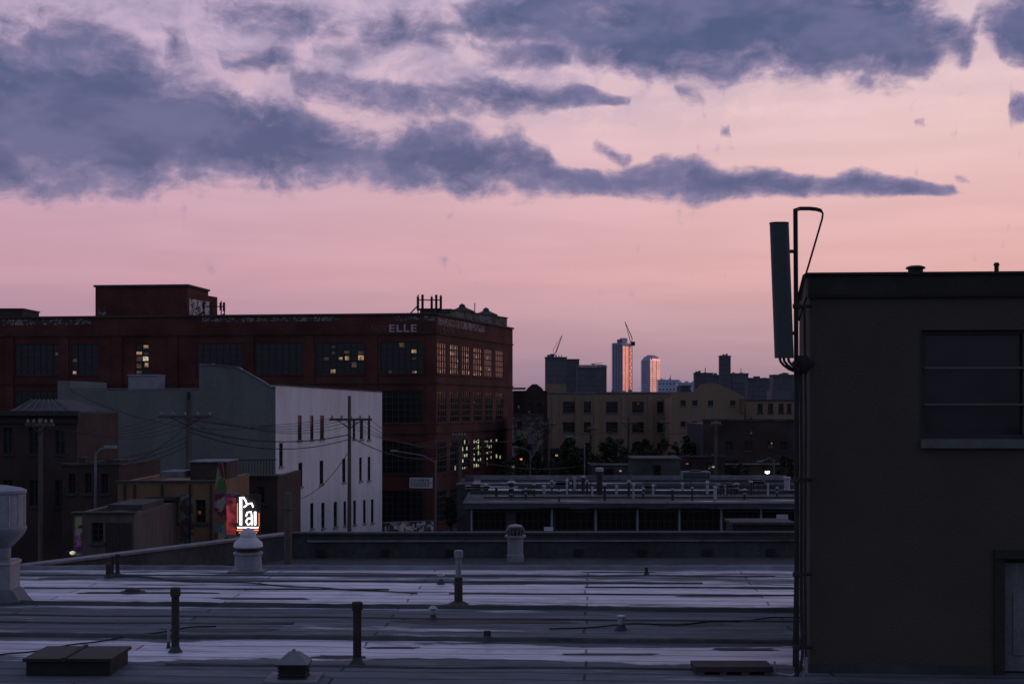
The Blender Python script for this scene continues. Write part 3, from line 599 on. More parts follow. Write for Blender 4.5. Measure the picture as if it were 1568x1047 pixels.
def shop(name,x0,x1,ty,d,dep,m,wins,topm='tarlt',lit=0.0,cop=2.5,wm=2,litm=('litd',)):
    f=PF(x0,d,x1,d); o=O(name); ops=[f.box(*w) for w in wins]; zt=Z(ty,d)
    wall(o,f,0,zt,ops,m)
    for q in ops: window(o,f,q,wm,3,lit=lit,litm=litm,mw=.05,sill='tar')
    o.fbox('core',m,f,.01,f.L-.01,0,zt-.25,-dep,-.31); o.fbox('coping',topm,f,-.08,f.L+.08,zt+.001,zt+cop/F*d,-.4,.1)
    o.fbox('side_parapet',m,f,.01,.3,zt-.24,zt-.01,-dep,-.31); o.fbox('side_parapet',m,f,f.L-.3,f.L-.01,zt-.24,zt-.01,-dep,-.31)
    return o,f,zt
o,f,zt=shop('brown_rowhouse',95,182,712,76,9,'brickdk',[(105,115,725,755),(130,140,725,755),(155,165,725,755)],topm='tar')
o.fbox('chimney','brickdk',f,f.s_(112),f.s_(122),zt-.3,Z(700,77),-2,-1); o.fbox('roof_box','tar',f,f.s_(140),f.s_(165),zt-.3,Z(704,78),-4,-2.5)
o.done()
o,f,zt=shop('tan_shop_building',180,330,738,70,9,'tan',[(255,272,768,800),(225,232,770,808),(300,315,765,800)],lit=.15,topm='tar')
o.fbox('skylight','tarlt',f,f.s_(225),f.s_(262),zt+.1,Z(724,71),-5,-2.5); o.fbox('mural','graf',f,f.s_(196),f.s_(222),Z(835,70),Z(775,70),.003,.012); o.fbox('mural','graf',f,f.s_(276),f.s_(296),Z(835,70),Z(757,70),.004,.015)
o.fbox('roof_shed','brickdk',f,f.s_(270),f.s_(328),zt-.2,Z(709,72),-6,-3); o.fbox('roof_shed_lid','tarlt',f,f.s_(268),f.s_(329),Z(709,72)+.001,Z(707,72),-6.1,-2.9)
for px in (190,205,247,290,322): s2=f.s_(px); o.fbox('wall_pipes','rust',f,s2,s2+.08,3,zt-.1,.016,.1)
for px,w in ((211,6),(222,5),(233,5)): o.fbox('painted_panels','signw',f,f.s_(px),f.s_(px+w)-.02,Z(812,70),Z(774,70),.02,.03)
for q in range(9): o.fbox('panel_tar','tan',f,f.s_(208),f.s_(242),Z(812-q*4.6,70),Z(810-q*4.6,70),.032,.036)
o.fbox('awning','rust',f,f.s_(230),f.s_(275),Z(764,70),Z(760,70),.02,1.0)
o.done()
o,f,zt=shop('low_garage',112,205,786,62,8,'wood',[(140,158,800,830)],topm='tar')
o.fbox('roof_access','tar',f,f.s_(145),f.s_(200),zt,zt+.25,-6,-2); o.fbox('mural','mural',f,f.s_(115),f.s_(126),Z(850,62),Z(790,62),.003,.015)
for i in range(9): a=f.s_(162)+i*.13; o.fbox('shutter_slats','rust',f,a,a+.08,3,Z(800,62),.002,.03)
o.done()
o,f,zt=shop('corner_bar',300,425,730,82,9,'brickdk',[(370,380,745,770),(395,405,745,770)],topm='tar')
for i in range(14): a=f.s_(360)+i*.17; o.tube('fire_escape','rust',[f.pt(a,zt,.3),f.pt(a,zt+1.0,.3)],.02,5)
o.tube('fire_escape','rust',[f.pt(f.s_(360),zt+1,.3),f.pt(f.s_(425),zt+1,.3)],.03,5)
o.done()
f=PF(328,66,362,66); o=O('mural_billboard'); zt=Z(708,66)
o.fpoly('panel','mural',f,[(0,Z(830,66)),(f.L,Z(830,66)),(f.L,Z(755,66)),(f.s_(348),Z(755,66)),(f.s_(340),zt),(f.s_(334),zt),(0,Z(750,66))],-.1,0)
o.fbox('posts','rust',f,.1,.25,0,Z(830,66)-.001,-.09,-.01); o.fbox('posts','rust',f,f.L-.25,f.L-.1,0,Z(830,66)-.001,-.09,-.01)
o.fbox('pink_light_strip','neonp',f,f.s_(347),f.s_(361),Z(818,66),Z(762,66),.003,.03)
o.done()
f=PF(360,64,399,64); o=O('neon_sign'); fz=lambda py:Z(py,64)
o.fbox('backing','dark',f,f.s_(361),f.s_(398),fz(819),fz(757),-.15,0)
o.fbox('posts','rust',f,f.L*.2,f.L*.25,0,fz(819)-.001,-.12,-.02); o.fbox('posts','rust',f,f.L*.75,f.L*.8,0,fz(819)-.001,-.12,-.02)
def st(pts,r=.04,m='neonw'): o.tube('neon_tube_'+m,m,[f.pt(f.s_(a),fz(b),.07) for a,b in pts],r,6)
st([(369,761),(369,803)],.055); st([(369,762),(373,761),(376,765),(378,770)],.03); st([(374,776),(380,771),(386,770),(388,776)],.03)
st([(377,790),(379,784),(385,783),(386,790),(386,803)],.03); st([(391,783),(391,803)],.045); st([(386,793),(380,793),(377,798),(380,803),(386,800)],.03)
st([(364,807),(396,807)],.022); st([(363,811),(396,811)],.035,'neonr'); st([(366,815),(394,815)],.02,'neonr'); st([(364,770),(364,800)],.015,'neonr'); st([(397,785),(397,805)],.015,'neonr'); o.done()
o=O('street_lamp'); d=60; 
o.tube('pole','dark',[(X(98,d),d,0),(X(98,d),d,Z(850,d)),(X(103,d),d,Z(845,d)),(X(110,d),d,Z(846,d))],.06,8); o.lathe('lamp','litw',(X(111,d),d,Z(849,d)),[(.04,0),(.12,.05),(.12,.12),(.03,.16)],12); o.done()
f=PF(590,123,664,125); o=O('graffiti_wall')
o.fbox('wall','grafl',f,0,f.L,0,Z(799,124),-.3,0); o.fbox('coping','tarlt',f,-.1,f.L+.1,Z(799,124)+.001,Z(798,124),-.35,.05); o.done()
f=PF(627,128,662,127.6); o=O('loading_dock_sign')
o.fbox('board','signw',f,0,f.L,f.z_(640,747),f.z_(640,731),-.05,0)
o.fbox('posts','rust',f,.1,.2,0,f.z_(640,747)-.001,-.05,-.01); o.fbox('posts','rust',f,f.L-.2,f.L-.1,0,f.z_(640,747)-.001,-.05,-.01)
o.fbox('lettering','dark',f,.05,f.L-.05,f.z_(640,739.4),f.z_(640,738.6),.002,.01)
for r,(t,b) in enumerate(((733,737.5),(740.5,745))):
    a=.15
    while a<f.L-.25:
        w=random.uniform(.08,.13); o.fbox('lettering','dark',f,a,a+w*.6,f.z_(640,b),f.z_(640,t),.002,.01); a+=w+.04
o.done()
# ---------------------------------------------------------------- utility poles and lamps
def upole(px,ty,d,arms,r=.15,lean=0,extras=True):
    o=O('utility_pole'); x=X(px,d)
    o.tube('pole','wood',[(x+lean,d,0),(x,d,Z(ty,d))],r,10,r1=r*.7)
    for (a,b,py) in arms:
        o.box('crossarm','wood',X(a,d),X(b,d),d-.18,d-.06,Z(py,d)-.07,Z(py,d)+.07)
        n=5
        for i in range(n):
            xx=X(a+4+(b-a-8)*i/(n-1),d); o.lathe('insulator','conc',(xx,d-.12,Z(py,d)+.071),[(.03,0),(.07,.05),(.07,.14),(.03,.2)],8)
        o.tube('brace','rust',[(X(a+(px-a)*.4,d),d-.2,Z(py,d)),(x,d-.2,Z(py+14,d))],.03,5); o.tube('brace','rust',[(X(b-(b-px)*.4,d),d-.2,Z(py,d)),(x,d-.2,Z(py+14,d))],.03,5)
    if extras: o.lathe('transformer','rust',(x+.42,d-.15,Z(ty+75,d)),[(.2,0),(.26,.05),(.26,.75),(.1,.85)],14)
    o.done(); return x
upole(535,606,88,[(505,570,642)],.14,extras=False); upole(288,612,80,[(244,326,638)],.15,extras=False)
upole(704,660,118,[(690,716,668)],.16,extras=False); upole(840,640,150,[(828,852,650)],.2); upole(963,640,165,[(950,976,648)],.2,extras=False); upole(1096,640,135,[(1086,1106,650)],.2,extras=False)
upole(905,650,170,[(896,914,657)],.18,extras=False); upole(1017,640,190,[(1008,1026,647)],.2,extras=False); upole(62,640,70,[(40,84,650)],.14,extras=False)
def wire(a,b,sag,r=.018,o=None):
    pts=[]
    for i in range(17):
        t=i/16; p=a.lerp(b,t); p.z-=sag*4*t*(1-t); pts.append(p)
    o.tube('cable','wire',pts,r,5)
o=O('overhead_wires')
for i in range(5):
    a=P(248+i*18,636,79.9); b=P(509+i*14,640,87.9); wire(a,b,.5+.12*i,r=.014,o=o)
    wire(P(248+i*18,636,79.9),P(44+i*9,649,70),.6+.1*i,r=.014,o=o)
    wire(P(509+i*14,640,87.9),P(692+i*5,667,118),1.0+.1*i,r=.014,o=o)
wire(P(288,655,80),P(535,665,88),.6,.03,o); wire(P(288,660,80),P(535,672,88),.8,.025,o); wire(P(535,668,88),P(704,690,118),1,.03,o)
wire(P(110,600,96),P(422,650,104.5),1.2,.018,o); wire(P(288,640,80),P(422,668,104),.8,.018,o); wire(P(535,690,88),P(445,765,104),.8,.02,o); wire(P(288,650,80),P(182,715,76),.3,.018,o)
wire(P(704,668,118),P(840,652,150),1,.03,o); wire(P(840,652,150),P(963,649,165),1,.03,o); wire(P(963,649,165),P(1096,650,135),1,.03,o); wire(P(704,700,118),P(963,690,165),1.5,.04,o)
for i in range(3): wire(P(60,690+i*6,70),P(288,668+i*7,80),.8,.018,o)
o.done()
def slamp(px,ty,d,ax,ay,lm='coping'):
    o=O('street_lamp'); x=X(px,d)
    o.tube('pole','tarlt',[(x,d,0),(x,d,Z(ty+2,d))],.10,10,r1=.06)
    o.tube('arm','tarlt',[(x,d,Z(ty+6,d)),(x+(X(ax,d)-x)*.3,d,Z(ty-1+(ay-ty)*.3,d)),(X(ax,d),d,Z(ay,d))],.045,6)
    xx=X(ax,d); o.box('luminaire',lm,xx-.4,xx+.2,d-.12,d+.12,Z(ay,d)-.06,Z(ay,d)+.06); o.done()
slamp(667,702,120,605,690); slamp(895,675,140,872,668); slamp(1185,700,140,1165,706); slamp(812,690,140,790,684); slamp(146,690,72,172,684)
# ---------------------------------------------------------------- mid-distance buildings
f=PF(835,200,1062,200); o=O('beige_loft_building')
ops=[]
for a,b in [(862,880),(894,905),(928,946),(968,986),(1006,1024)]:
    for t,bb in [(615,632),(646,662),(678,698)]: ops.append(f.box(a,b,t,bb))
zt=Z(602,200)
wall(o,f,0,zt,ops,'beige')
for q in ops: window(o,f,q,3,3,lit=.02,litm=('litd',),mw=.10,sill='tarlt')
o.fbox('core','beige',f,.01,f.L-.01,0,zt-.6,-20,-.31); o.fbox('coping','tarlt',f,-.1,f.L+.1,zt+.001,zt+.2,-.5,.15)
for px in (850,885,914,956,996,1036): s_=f.s_(px); o.fbox('pilaster','beige',f,s_-.4,s_+.4,0,zt-.5,.001,.2)
o.fbox('roof_hut','beige',f,f.s_(838),f.s_(868),zt-.6,Z(588,202),-7,-2); o.fbox('roof_hut','tar',f,f.s_(1045),f.s_(1060),zt-.6,Z(590,202),-7,-2)
o.done()
f=PF(1028,190,1140,190); o=O('gabled_beige_building')
ops=[f.box(a,b,t,bb) for a,b in [(1042,1050),(1060,1068),(1084,1092),(1118,1126)] for t,bb in [(613,621),(645,653)]]
wall(o,f,0,Z(608,190),ops,'beige')
for q in ops: window(o,f,q,1,2,mw=.1,sill='tarlt')
o.fpoly('gable','beige',f,[(0,Z(608,190)+.001),(f.L,Z(608,190)+.001),(f.s_(1122),Z(598,190)),(f.s_(1096),Z(586,190)),(f.s_(1074),Z(588,190)),(f.s_(1064),Z(600,190)),(0,Z(602,190))],-.3,0)
o.fbox('core','beige',f,.01,f.L-.01,0,Z(609,190),-15,-.31); o.fbox('vent','tan',f,f.s_(1134),f.s_(1139),Z(632,190),Z(610,190),.002,.6); o.done()
o,f,zt=shop('tan_warehouse',1142,1330,614,195,12,'beige',[(1160,1168,618,632),(1176,1184,618,632),(1192,1200,618,632),(1205,1212,618,632)],topm='tar'); o.fbox('roof_hut','far1',f,f.s_(1186),f.s_(1215),zt,Z(598,197),-6,-2); o.done()
f=PF(1077,148,1330,148); o=O('dark_brick_garage'); zt=Z(645,148)
ops=[f.box(1175,1185,676,686),f.box(1110,1122,676,690),f.box(1140,1152,676,690),f.box(1100,1130,705,730),f.box(1195,1205,676,690)]
wall(o,f,0,zt,ops,'brickdk')
for i,q in enumerate(ops): window(o,f,q,2,2,lit=1.0 if i==0 else 0,litm=('lit','litd'),mw=.1,sill='tar')
o.fbox('core','tar',f,.01,f.L-.01,0,zt-.3,-14,-.31); o.fbox('coping','tar',f,-.1,f.L,zt+.001,zt+.25,-.4,.1); o.fbox('band','tarlt',f,f.s_(1090),f.L,Z(711,148),Z(709,148),.002,.5)
o.done()
o=O('flood_lamp'); d=146; x=X(1175,d); o.tube('bracket','rust',[(x,148,Z(720,d)),(x,d+.3,Z(718,d)),(x,d,Z(721,d))],.06,6); o.lathe('housing','dark',(x,d,Z(721,d)),[(.28,0),(.2,.25),(.08,.3)],14); o.lathe('lamp','lamp',(x,d,Z(725,d)),[(.05,0),(.2,.06),(.24,.24)],14); o.done()
f=PF(786,175,838,175); o=O('gabled_rowhouse')
ops=[f.box(a,a+8,t,t+16) for a in (792,808,822) for t in (618,648)]
wall(o,f,0,Z(598,175),ops,'brickdk'); 
for q in ops: window(o,f,q,2,2,lit=.08,litm=('litd','lit'),mw=.1,sill='tarlt')
o.fbox('core','tar',f,.01,f.L-.01,0,Z(599,175),-10,-.31)
o.fpoly('gable','tar',f,[(f.s_(806),Z(598,175)+.01),(f.s_(832),Z(598,175)+.01),(f.s_(830),Z(594,175)),(f.s_(822),Z(588,175)),(f.s_(815),Z(588,175)),(f.s_(808),Z(594,175))],-8,0)
o.fbox('cornice','tar',f,-.1,f.s_(805),Z(600,175)+.3,Z(597,175)+.3,-.3,.3); o.done()
o,f,zt=shop('graffiti_storefront',786,832,636,150,8,'graf',[(792,800,645,655)],topm='tar'); o.done()
o,f,zt=shop('low_brick_shop',832,905,688,160,8,'brickdk',[(845,855,695,708),(870,880,695,708)],lit=.3,topm='tar',litm=('lit','litd')); o.done()
o,f,zt=shop('low_grey_shed',905,985,712,140,8,'tar',[(925,940,718,730)]); o.done()
o,f,zt=shop('long_dark_shed',700,800,742,112,10,'tar',[(720,740,755,775)]); o.done()
o,f,zt=shop('block_garage',1040,1110,700,135,8,'brickdk',[(1050,1060,708,718),(1080,1090,708,718)],topm='tar',lit=.15,litm=('lit','litd')); o.done()
# small traffic / lot lights standing in the yard
for px,py,d,m in ((868,701,156,'neonr'),(798,704,140,'neonr'),(1150,664,146,'litd'),(1092,716,130,'litw'),(950,722,138,'lit'),(786,716,126,'lit')):
    o=O('lot_light'); x=X(px,d); o.tube('post','rust',[(x,d,0),(x,d,Z(py,d))],.05,6); o.lathe('shade','dark',(x,d,Z(py,d)+.16),[(.2,0),(.14,.1),(.05,.14)],10); o.lathe('bulb',m,(x,d,Z(py,d)),[(.05,0),(.12,.05),(.12,.14)],10); o.done()
# ---------------------------------------------------------------- skyline
def tower(name,x0,x1,ty,d,m,floors=6,bays=6,dep=None):
    f=PF(x0,d,x1,d); o=O(name); zt=Z(ty,d); dep=dep or f.L*.6
    o.fbox('body',m,f,0,f.L,0,zt,-dep,0)
    zb=Z(618,d); fh=(zt-zb)/floors
    for i in range(floors):
        for j in range(bays):
            a=f.L*(j+.3)/bays; b=f.L*(j+.7)/bays
            if random.random()<.85: o.fbox('window','farwin',f,a,b,zb+fh*(i+.35),zb+fh*(i+.65),.01,.06)
    o.fbox('parapet',m,f,-.2,f.L+.2,zt+.01,zt+fh*.2,-dep,.3)
    return o,f,zt
o,f,zt=tower('apartment_block',835,868,548,620,'far1',9,8)
for a,b,t in [(838,846,543),(852,860,546)]: o.fbox('roof_plant','far1',f,f.s_(a),f.s_(b),zt,Z(t,620),-5,-1)
for i in range(6): a=f.s_(840+i*4); o.tube('scaffold','dark',[f.pt(a,zt,-2),f.pt(a,zt+1.5,-2)],.15,4)
o.done()
o,f,zt=tower('apartment_block',866,887,551,640,'far1',9,5); o.done()
o,f,zt=tower('apartment_block',884,929,563,600,'far1',7,10); o.fbox('roof_rail','far2',f,0,f.L,zt+.5,zt+1.2,-.3,0); o.done()
def crane(bx,by,tx,ty,d,jib):
    q=d/620; o=O('tower_crane'); w=.55*q
    for sx_ in (-w,w):
        o.tube('mast','dark',[(X(bx,d)+sx_,d,Z(600,d)),(X(bx,d)+sx_,d,Z(by,d))],.13*q,5)
    for i in range(14):
        z0=Z(600,d)+(Z(by,d)-Z(600,d))*i/14; z1=Z(600,d)+(Z(by,d)-Z(600,d))*(i+1)/14; s_=1 if i%2 else -1
        o.tube('lattice','dark',[(X(bx,d)-w*s_,d,z0),(X(bx,d)+w*s_,d,z1)],.09*q,4)
    a=P(bx,by,d); b=P(tx,ty,d)
    o.tube('jib','dark',[a,b],.17*q,5,r1=.12*q); o.tube('jib','dark',[a+Vector((.8*q,0,1.2*q)),b],.12*q,5); o.tube('counter_jib','dark',[a,P(bx+jib,by-1,d)],.3*q,5)
    o.tube('a_frame','dark',[a,P(bx+jib*.6,by-8,d),b],.08*q,4); o.box('counterweight','dark',P(bx+jib,by,d).x-.8*q,P(bx+jib,by,d).x+.8*q,d-1,d+1,a.z-1.2*q,a.z+.6*q)
    o.done()
crane(849,544,861,513,630,-4); crane(966,525,957,492,1490,3.5); crane(921,563,905,557,620,3)
d=1500; o=O('residential_tower'); f=PF(938,d,953,d-10); g=PF(953,d-10,967,d+14)
zt=Z(525,d)
o.prism('core','farblue',[tuple(f.pt(0,0)[:2]),tuple(f.pt(f.L,0)[:2]),tuple(g.pt(g.L,0)[:2]),(f.A.x+.5,d+20)],0,zt)
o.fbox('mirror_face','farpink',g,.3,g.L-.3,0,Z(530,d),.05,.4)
o.fbox('crown','farblue',f,f.L*.75,f.L,zt,Z(518,d),-8,-.1); o.fbox('crown','far2',g,.2,g.L*.45,zt,Z(520,d),-6,-.2)
for i in range(28):
    z=Z(606,d)+(zt-Z(606,d))*i/28
    o.fbox('floor_slab','far2',f,0,f.L,z,z+.5,.02,.3); o.fbox('floor_slab','far2',g,0,g.L,z,z+.4,.42,.5)
for j in range(6): a=f.L*(j+.3)/6; o.fbox('window_bay','farwin',f,a,a+f.L*.07,0,zt-2,.02,.15)
for j in range(2): a=g.L*(j+.8)/3; o.fbox('pier','far2',g,a,a+.4,0,zt-4,.42,.6)
o.done()
d=1300; o=O('curved_top_tower'); f=PF(983,d,995,d-8); g=PF(995,d-8,1010.5,d+6)
o.prism('core','farblue',[tuple(f.pt(0,0)[:2]),tuple(f.pt(f.L,0)[:2]),tuple(g.pt(g.L,0)[:2]),(f.A.x+.5,d+16)],0,Z(551,d))
o.fpoly('curved_crown','farblue',f,[(0,Z(551,d)),(f.L,Z(551,d)),(f.L,Z(544,d)),(f.L*.6,Z(545,d)),(f.L*.25,Z(547,d))],-3,-.01)
o.fpoly('curved_crown','farblue',g,[(0,Z(551,d)),(g.L,Z(551,d)),(g.L*.8,Z(546,d)),(g.L*.4,Z(544,d)),(0,Z(544,d))],-3,-.01)
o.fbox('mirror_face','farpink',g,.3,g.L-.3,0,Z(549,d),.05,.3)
for i in range(18):
    z=Z(604,d)+(Z(551,d)-Z(604,d))*i/18; o.fbox('floor_slab','far1',f,0,f.L,z,z+.5,.02,.3); o.fbox('floor_slab','far2',g,0,g.L,z,z+.4,.32,.4)
for j in range(2): a=g.L*(j+.8)/3; o.fbox('pier','far2',g,a,a+.35,0,Z(552,d),.32,.45)
o.done()
for (n,a,b,t,dd,m,fl,by_) in [('office_block',1008,1040,583,1000,'farblue',4,6),('office_block',1038,1072,587,900,'farblue',4,6),('apartment_block',1064,1092,572,700,'far1',6,6),('apartment_block',1088,1122,575,720,'far1',6,7),('apartment_tower',1102,1119,546,700,'far1',9,4),
    ('apartment_block',1120,1146,573,760,'far1',5,6),('apartment_block',1145,1185,580,700,'far1',5,8),('apartment_block',1184,1240,575,650,'far1',5,9),('apartment_block',1240,1420,580,700,'far1',5,14),('distant_block',786,838,604,900,'far2',3,8),('distant_block',700,800,600,900,'far1',3,8),
    ('distant_block',925,985,601,800,'far2',3,8),('distant_block',-200,60,598,900,'far1',3,12)]:
    o,f,zt=tower(n,a,b,t,dd,m,fl,by_)
    k=dd/F
    for i in range(5):
        aa=random.uniform(.03,.85)*f.L; w=random.uniform(.04,.13)*f.L; o.fbox('roof_plant',m,f,aa,aa+w,zt+.02,zt+random.uniform(1.5,5)*k,-6-i*.1,-2-i*.1)
    if random.random()<.6: o.tube('mast','dark',[f.pt(f.L*.6,zt,-2),f.pt(f.L*.6,zt+9*k,-2)],.2,4)
    o.done()
# ---------------------------------------------------------------- trees
def tree(px,ty,d,wpx):
    h=Z(ty,d); R=wpx/2/F*d; x=X(px,d); o=O('street_tree')
    th=h*.4; o.tube('trunk','bark',[(x,d,0),(x+.1,d,th*.5),(x,d+.1,th),(x+.15,d,h*.7)],.22,8,r1=.07)
    for i in range(7):
        t=random.uniform(0,6.28); z=th*random.uniform(.8,1.3); o.tube('limb','bark',[(x,d,z),(x+R*.35*math.cos(t),d+R*.35*math.sin(t),z+h*.12),(x+R*.75*math.cos(t),d+R*.75*math.sin(t),z+h*.25)],.09,5,r1=.03)
    vs=[];fs=[]
    for c in range(46):
        while True:
            v=Vector([random.uniform(-1,1) for _ in range(3)])
            if v.length<1: break
        cc=Vector((x+v.x*R,d+v.y*R,h*.66+v.z*h*.33)); cr=R*random.uniform(.14,.32)
        for k in range(55):
            u=Vector([random.gauss(0,.5) for _ in range(3)]); p=cc+u*cr
            a=Vector([random.gauss(0,1) for _ in range(3)]).normalized()*random.uniform(.1,.22); b_=a.cross(Vector([random.gauss(0,1) for _ in range(3)])).normalized()*random.uniform(.08,.18)
            i=len(vs); vs+=[p-a,p+b_,p+a,p-b_]; fs.append((i,i+1,i+2,i+3))
    o.add('crown','leaf',vs,fs); o.done()
for a in [(800,668,145,34),(825,690,150,30),(872,668,152,36),(905,676,150,34),(938,664,158,44),(985,672,160,46),(1020,668,150,40),(1052,662,155,40),(1075,672,158,34),(960,690,150,40),(1135,700,140,30),(1205,690,142,26),(775,700,128,22),(690,760,126,18),(1150,640,175,30)]:
    tree(*a)
# ---------------------------------------------------------------- world sky
w=bpy.data.worlds.new('World'); S.world=w; w.use_nodes=True; nt=w.node_tree; N=nt.nodes; L=nt.links
bg=N['Background']
def mth(op,*a):
    n=N.new('ShaderNodeMath'); n.operation=op
    for i,v in enumerate(a):
        if isinstance(v,(int,float)): n.inputs[i].default_value=v
        else: L.new(v,n.inputs[i])
    return n.outputs[0]
def smap(v,a,b,c=0.0,d_=1.0,t='SMOOTHSTEP'):
    n=N.new('ShaderNodeMapRange'); n.interpolation_type=t; L.new(v,n.inputs[0]); n.inputs[1].default_value=a; n.inputs[2].default_value=b; n.inputs[3].default_value=c; n.inputs[4].default_value=d_; return n.outputs[0]
def mixc(f_,a,b_,bt='MIX'):
    n=N.new('ShaderNodeMix'); n.data_type='RGBA'; n.blend_type=bt
    for s_,v in (('Factor',f_),('A',a),('B',b_)):
        if isinstance(v,(int,float)): n.inputs[s_].default_value=v
        elif isinstance(v,tuple): n.inputs[s_].default_value=(*v,1)
        else: L.new(v,n.inputs[s_])
    return n.outputs['Result']
tc=N.new('ShaderNodeTexCoord'); sp=N.new('ShaderNodeSeparateXYZ'); L.new(tc.outputs['Generated'],sp.inputs[0])
az=mth('ARCTAN2',sp.outputs[0],sp.outputs[1]); el=mth('ARCSINE',sp.outputs[2])
U=mth('MULTIPLY',az,F); V=mth('MULTIPLY',el,F)
uv=N.new('ShaderNodeCombineXYZ'); L.new(U,uv.inputs[0]); L.new(V,uv.inputs[1])
def noise(scale,sy,det,rough,off=0,vec=None,dist=0):
    mp=N.new('ShaderNodeMapping'); mp.inputs['Scale'].default_value=(scale,scale*sy,1); mp.inputs['Location'].default_value=(off,off*.7,off*.3); L.new(vec or uv.outputs[0],mp.inputs[0])
    n=N.new('ShaderNodeTexNoise'); n.noise_dimensions='2D'; n.inputs['Scale'].default_value=1; n.inputs['Detail'].default_value=det; n.inputs['Roughness'].default_value=rough; n.inputs['Distortion'].default_value=dist; L.new(mp.outputs[0],n.inputs['Vector']); return n
wn=noise(1/120,1.3,2,.5,3.1)
wv=N.new('ShaderNodeVectorMath'); wv.operation='SUBTRACT'; L.new(wn.outputs['Color'],wv.inputs[0]); wv.inputs[1].default_value=(.5,.5,.5)
wv2=N.new('ShaderNodeVectorMath'); wv2.operation='MULTIPLY_ADD'; L.new(wv.outputs[0],wv2.inputs[0]); wv2.inputs[1].default_value=(60,26,0); L.new(uv.outputs[0],wv2.inputs[2])
wuv=wv2.outputs[0]
ws=N.new('ShaderNodeSeparateXYZ'); L.new(wuv,ws.inputs[0])
pos=mth('DIVIDE',mth('ADD',ws.outputs[0],860.0),1720.0)
def layer(pts):
    cr=N.new('ShaderNodeValToRGB'); L.new(pos,cr.inputs[0]); E=cr.color_ramp.elements
    Pn=[]
    for (px,t,b,a) in pts:
        u=math.atan((px-CX)/F)*F; vt=math.atan((HOR-t)/math.hypot(F,px-CX))*F; vb=math.atan((HOR-b)/math.hypot(F,px-CX))*F
        Pn.append((min(max((u+860)/1720,0),1),((vt+vb)/2/700,(vt-vb)/2/200,a/1.6,1)))
    assert len(Pn)<=32
    E[0].position=Pn[0][0];E[0].color=Pn[0][1];E[1].position=Pn[-1][0];E[1].color=Pn[-1][1]
    for p,c in Pn[1:-1]:
        k=E.new(p); k.color=c
    sc=N.new('ShaderNodeSeparateColor'); L.new(cr.outputs[0],sc.inputs[0])
    r=mth('DIVIDE',mth('MULTIPLY_ADD',sc.outputs[0],-700.0,ws.outputs[1]),mth('MULTIPLY_ADD',sc.outputs[1],200.0,1.0))
    q=mth('MULTIPLY_ADD',mth('MULTIPLY',r,r),-1.0,1.0)
    am=mth('MULTIPLY',sc.outputs[2],1.6)
    return mth('ADD',mth('MULTIPLY',mth('MAXIMUM',q,-1.6),am),mth('MULTIPLY_ADD',smap(am,0,.25,0,1,'LINEAR'),1.0,-1.0))
A=[(-60,40,302,1.4),(0,20,308,1.4),(70,10,312,1.4),(140,25,312,1.4),(195,48,310,1.4),(235,88,300,1.3),(300,118,284,1.3),(360,128,290,1.3),(420,146,290,1.2),(480,158,288,1.15),(535,186,286,1.0),(570,208,288,.7),(605,194,292,1.0),(685,176,298,1.2),(740,204,300,1.0),(790,196,300,1.05),(835,224,302,.95),(875,258,302,.85),(925,262,302,.85),(965,250,302,.95),(1010,240,302,1.05),(1060,246,308,1.05),(1105,260,308,.9),(1160,250,304,1.0),(1225,266,302,.9),(1265,268,304,.95),(1312,252,304,1.05),(1362,265,302,.95),(1405,276,298,.9),(1450,281,296,.6),(1480,284,290,0),(1600,284,290,0)]
B=[(650,0,30,0),(688,0,40,.2),(715,2,60,.8),(760,-28,70,1.0),(820,-35,72,1.15),(880,-40,92,1.2),(930,-45,118,1.3),(1000,-50,128,1.4),(1080,-50,126,1.4),(1180,-50,122,1.4),(1260,-50,122,1.4),(1325,-40,134,1.35),(1375,-30,134,1.25),(1420,-15,118,1.1),(1452,10,84,.85),(1476,45,112,.7),(1502,0,50,0.2),(1530,0,92,1.0),(1575,-20,116,1.25),(1620,-20,120,1.2)]
C=[(-60,60,90,0),(235,40,100,.1),(262,40,102,.8),(290,55,95,0.1),(325,78,104,0.1),(350,76,108,.65),(400,78,116,.8),(445,80,112,.45),(480,98,154,.4),(540,112,170,.5),(600,124,176,.65),(680,132,182,.65),(730,118,182,.5),(780,116,178,.8),(830,130,172,.75),(885,130,166,.95),(945,140,164,.85),(978,146,158,0),(1030,128,150,0),(1055,128,156,.45),(1082,132,150,0),(1092,195,208,0),(1110,194,209,.5),(1126,195,208,0),(1387,183,192,0),(1400,182,193,.45),(1414,183,192,0),(1535,150,180,0),(1562,148,186,.65),(1600,150,184,.65)]
D=[(-60,0,30,0),(300,0,30,.1),(350,-10,40,.45),(400,-10,55,.55),(455,10,72,.5),(500,20,90,.35),(540,25,98,.4),(590,12,76,.55),(660,12,72,.6),(700,20,80,.4),(740,62,104,.3),(800,68,104,.5),(850,74,108,.8),(885,80,100,.1),(892,82,98,0),(908,212,232,0),(928,211,235,.7),(960,224,250,.5),(985,230,250,0),(1464,266,276,0),(1482,266,278,.5),(1499,267,277,0),(1600,267,277,0)]
acc=mth('SMOOTH_MAX',mth('SMOOTH_MAX',layer(A),layer(B),.2),mth('SMOOTH_MAX',layer(C),layer(D),.2),.2)
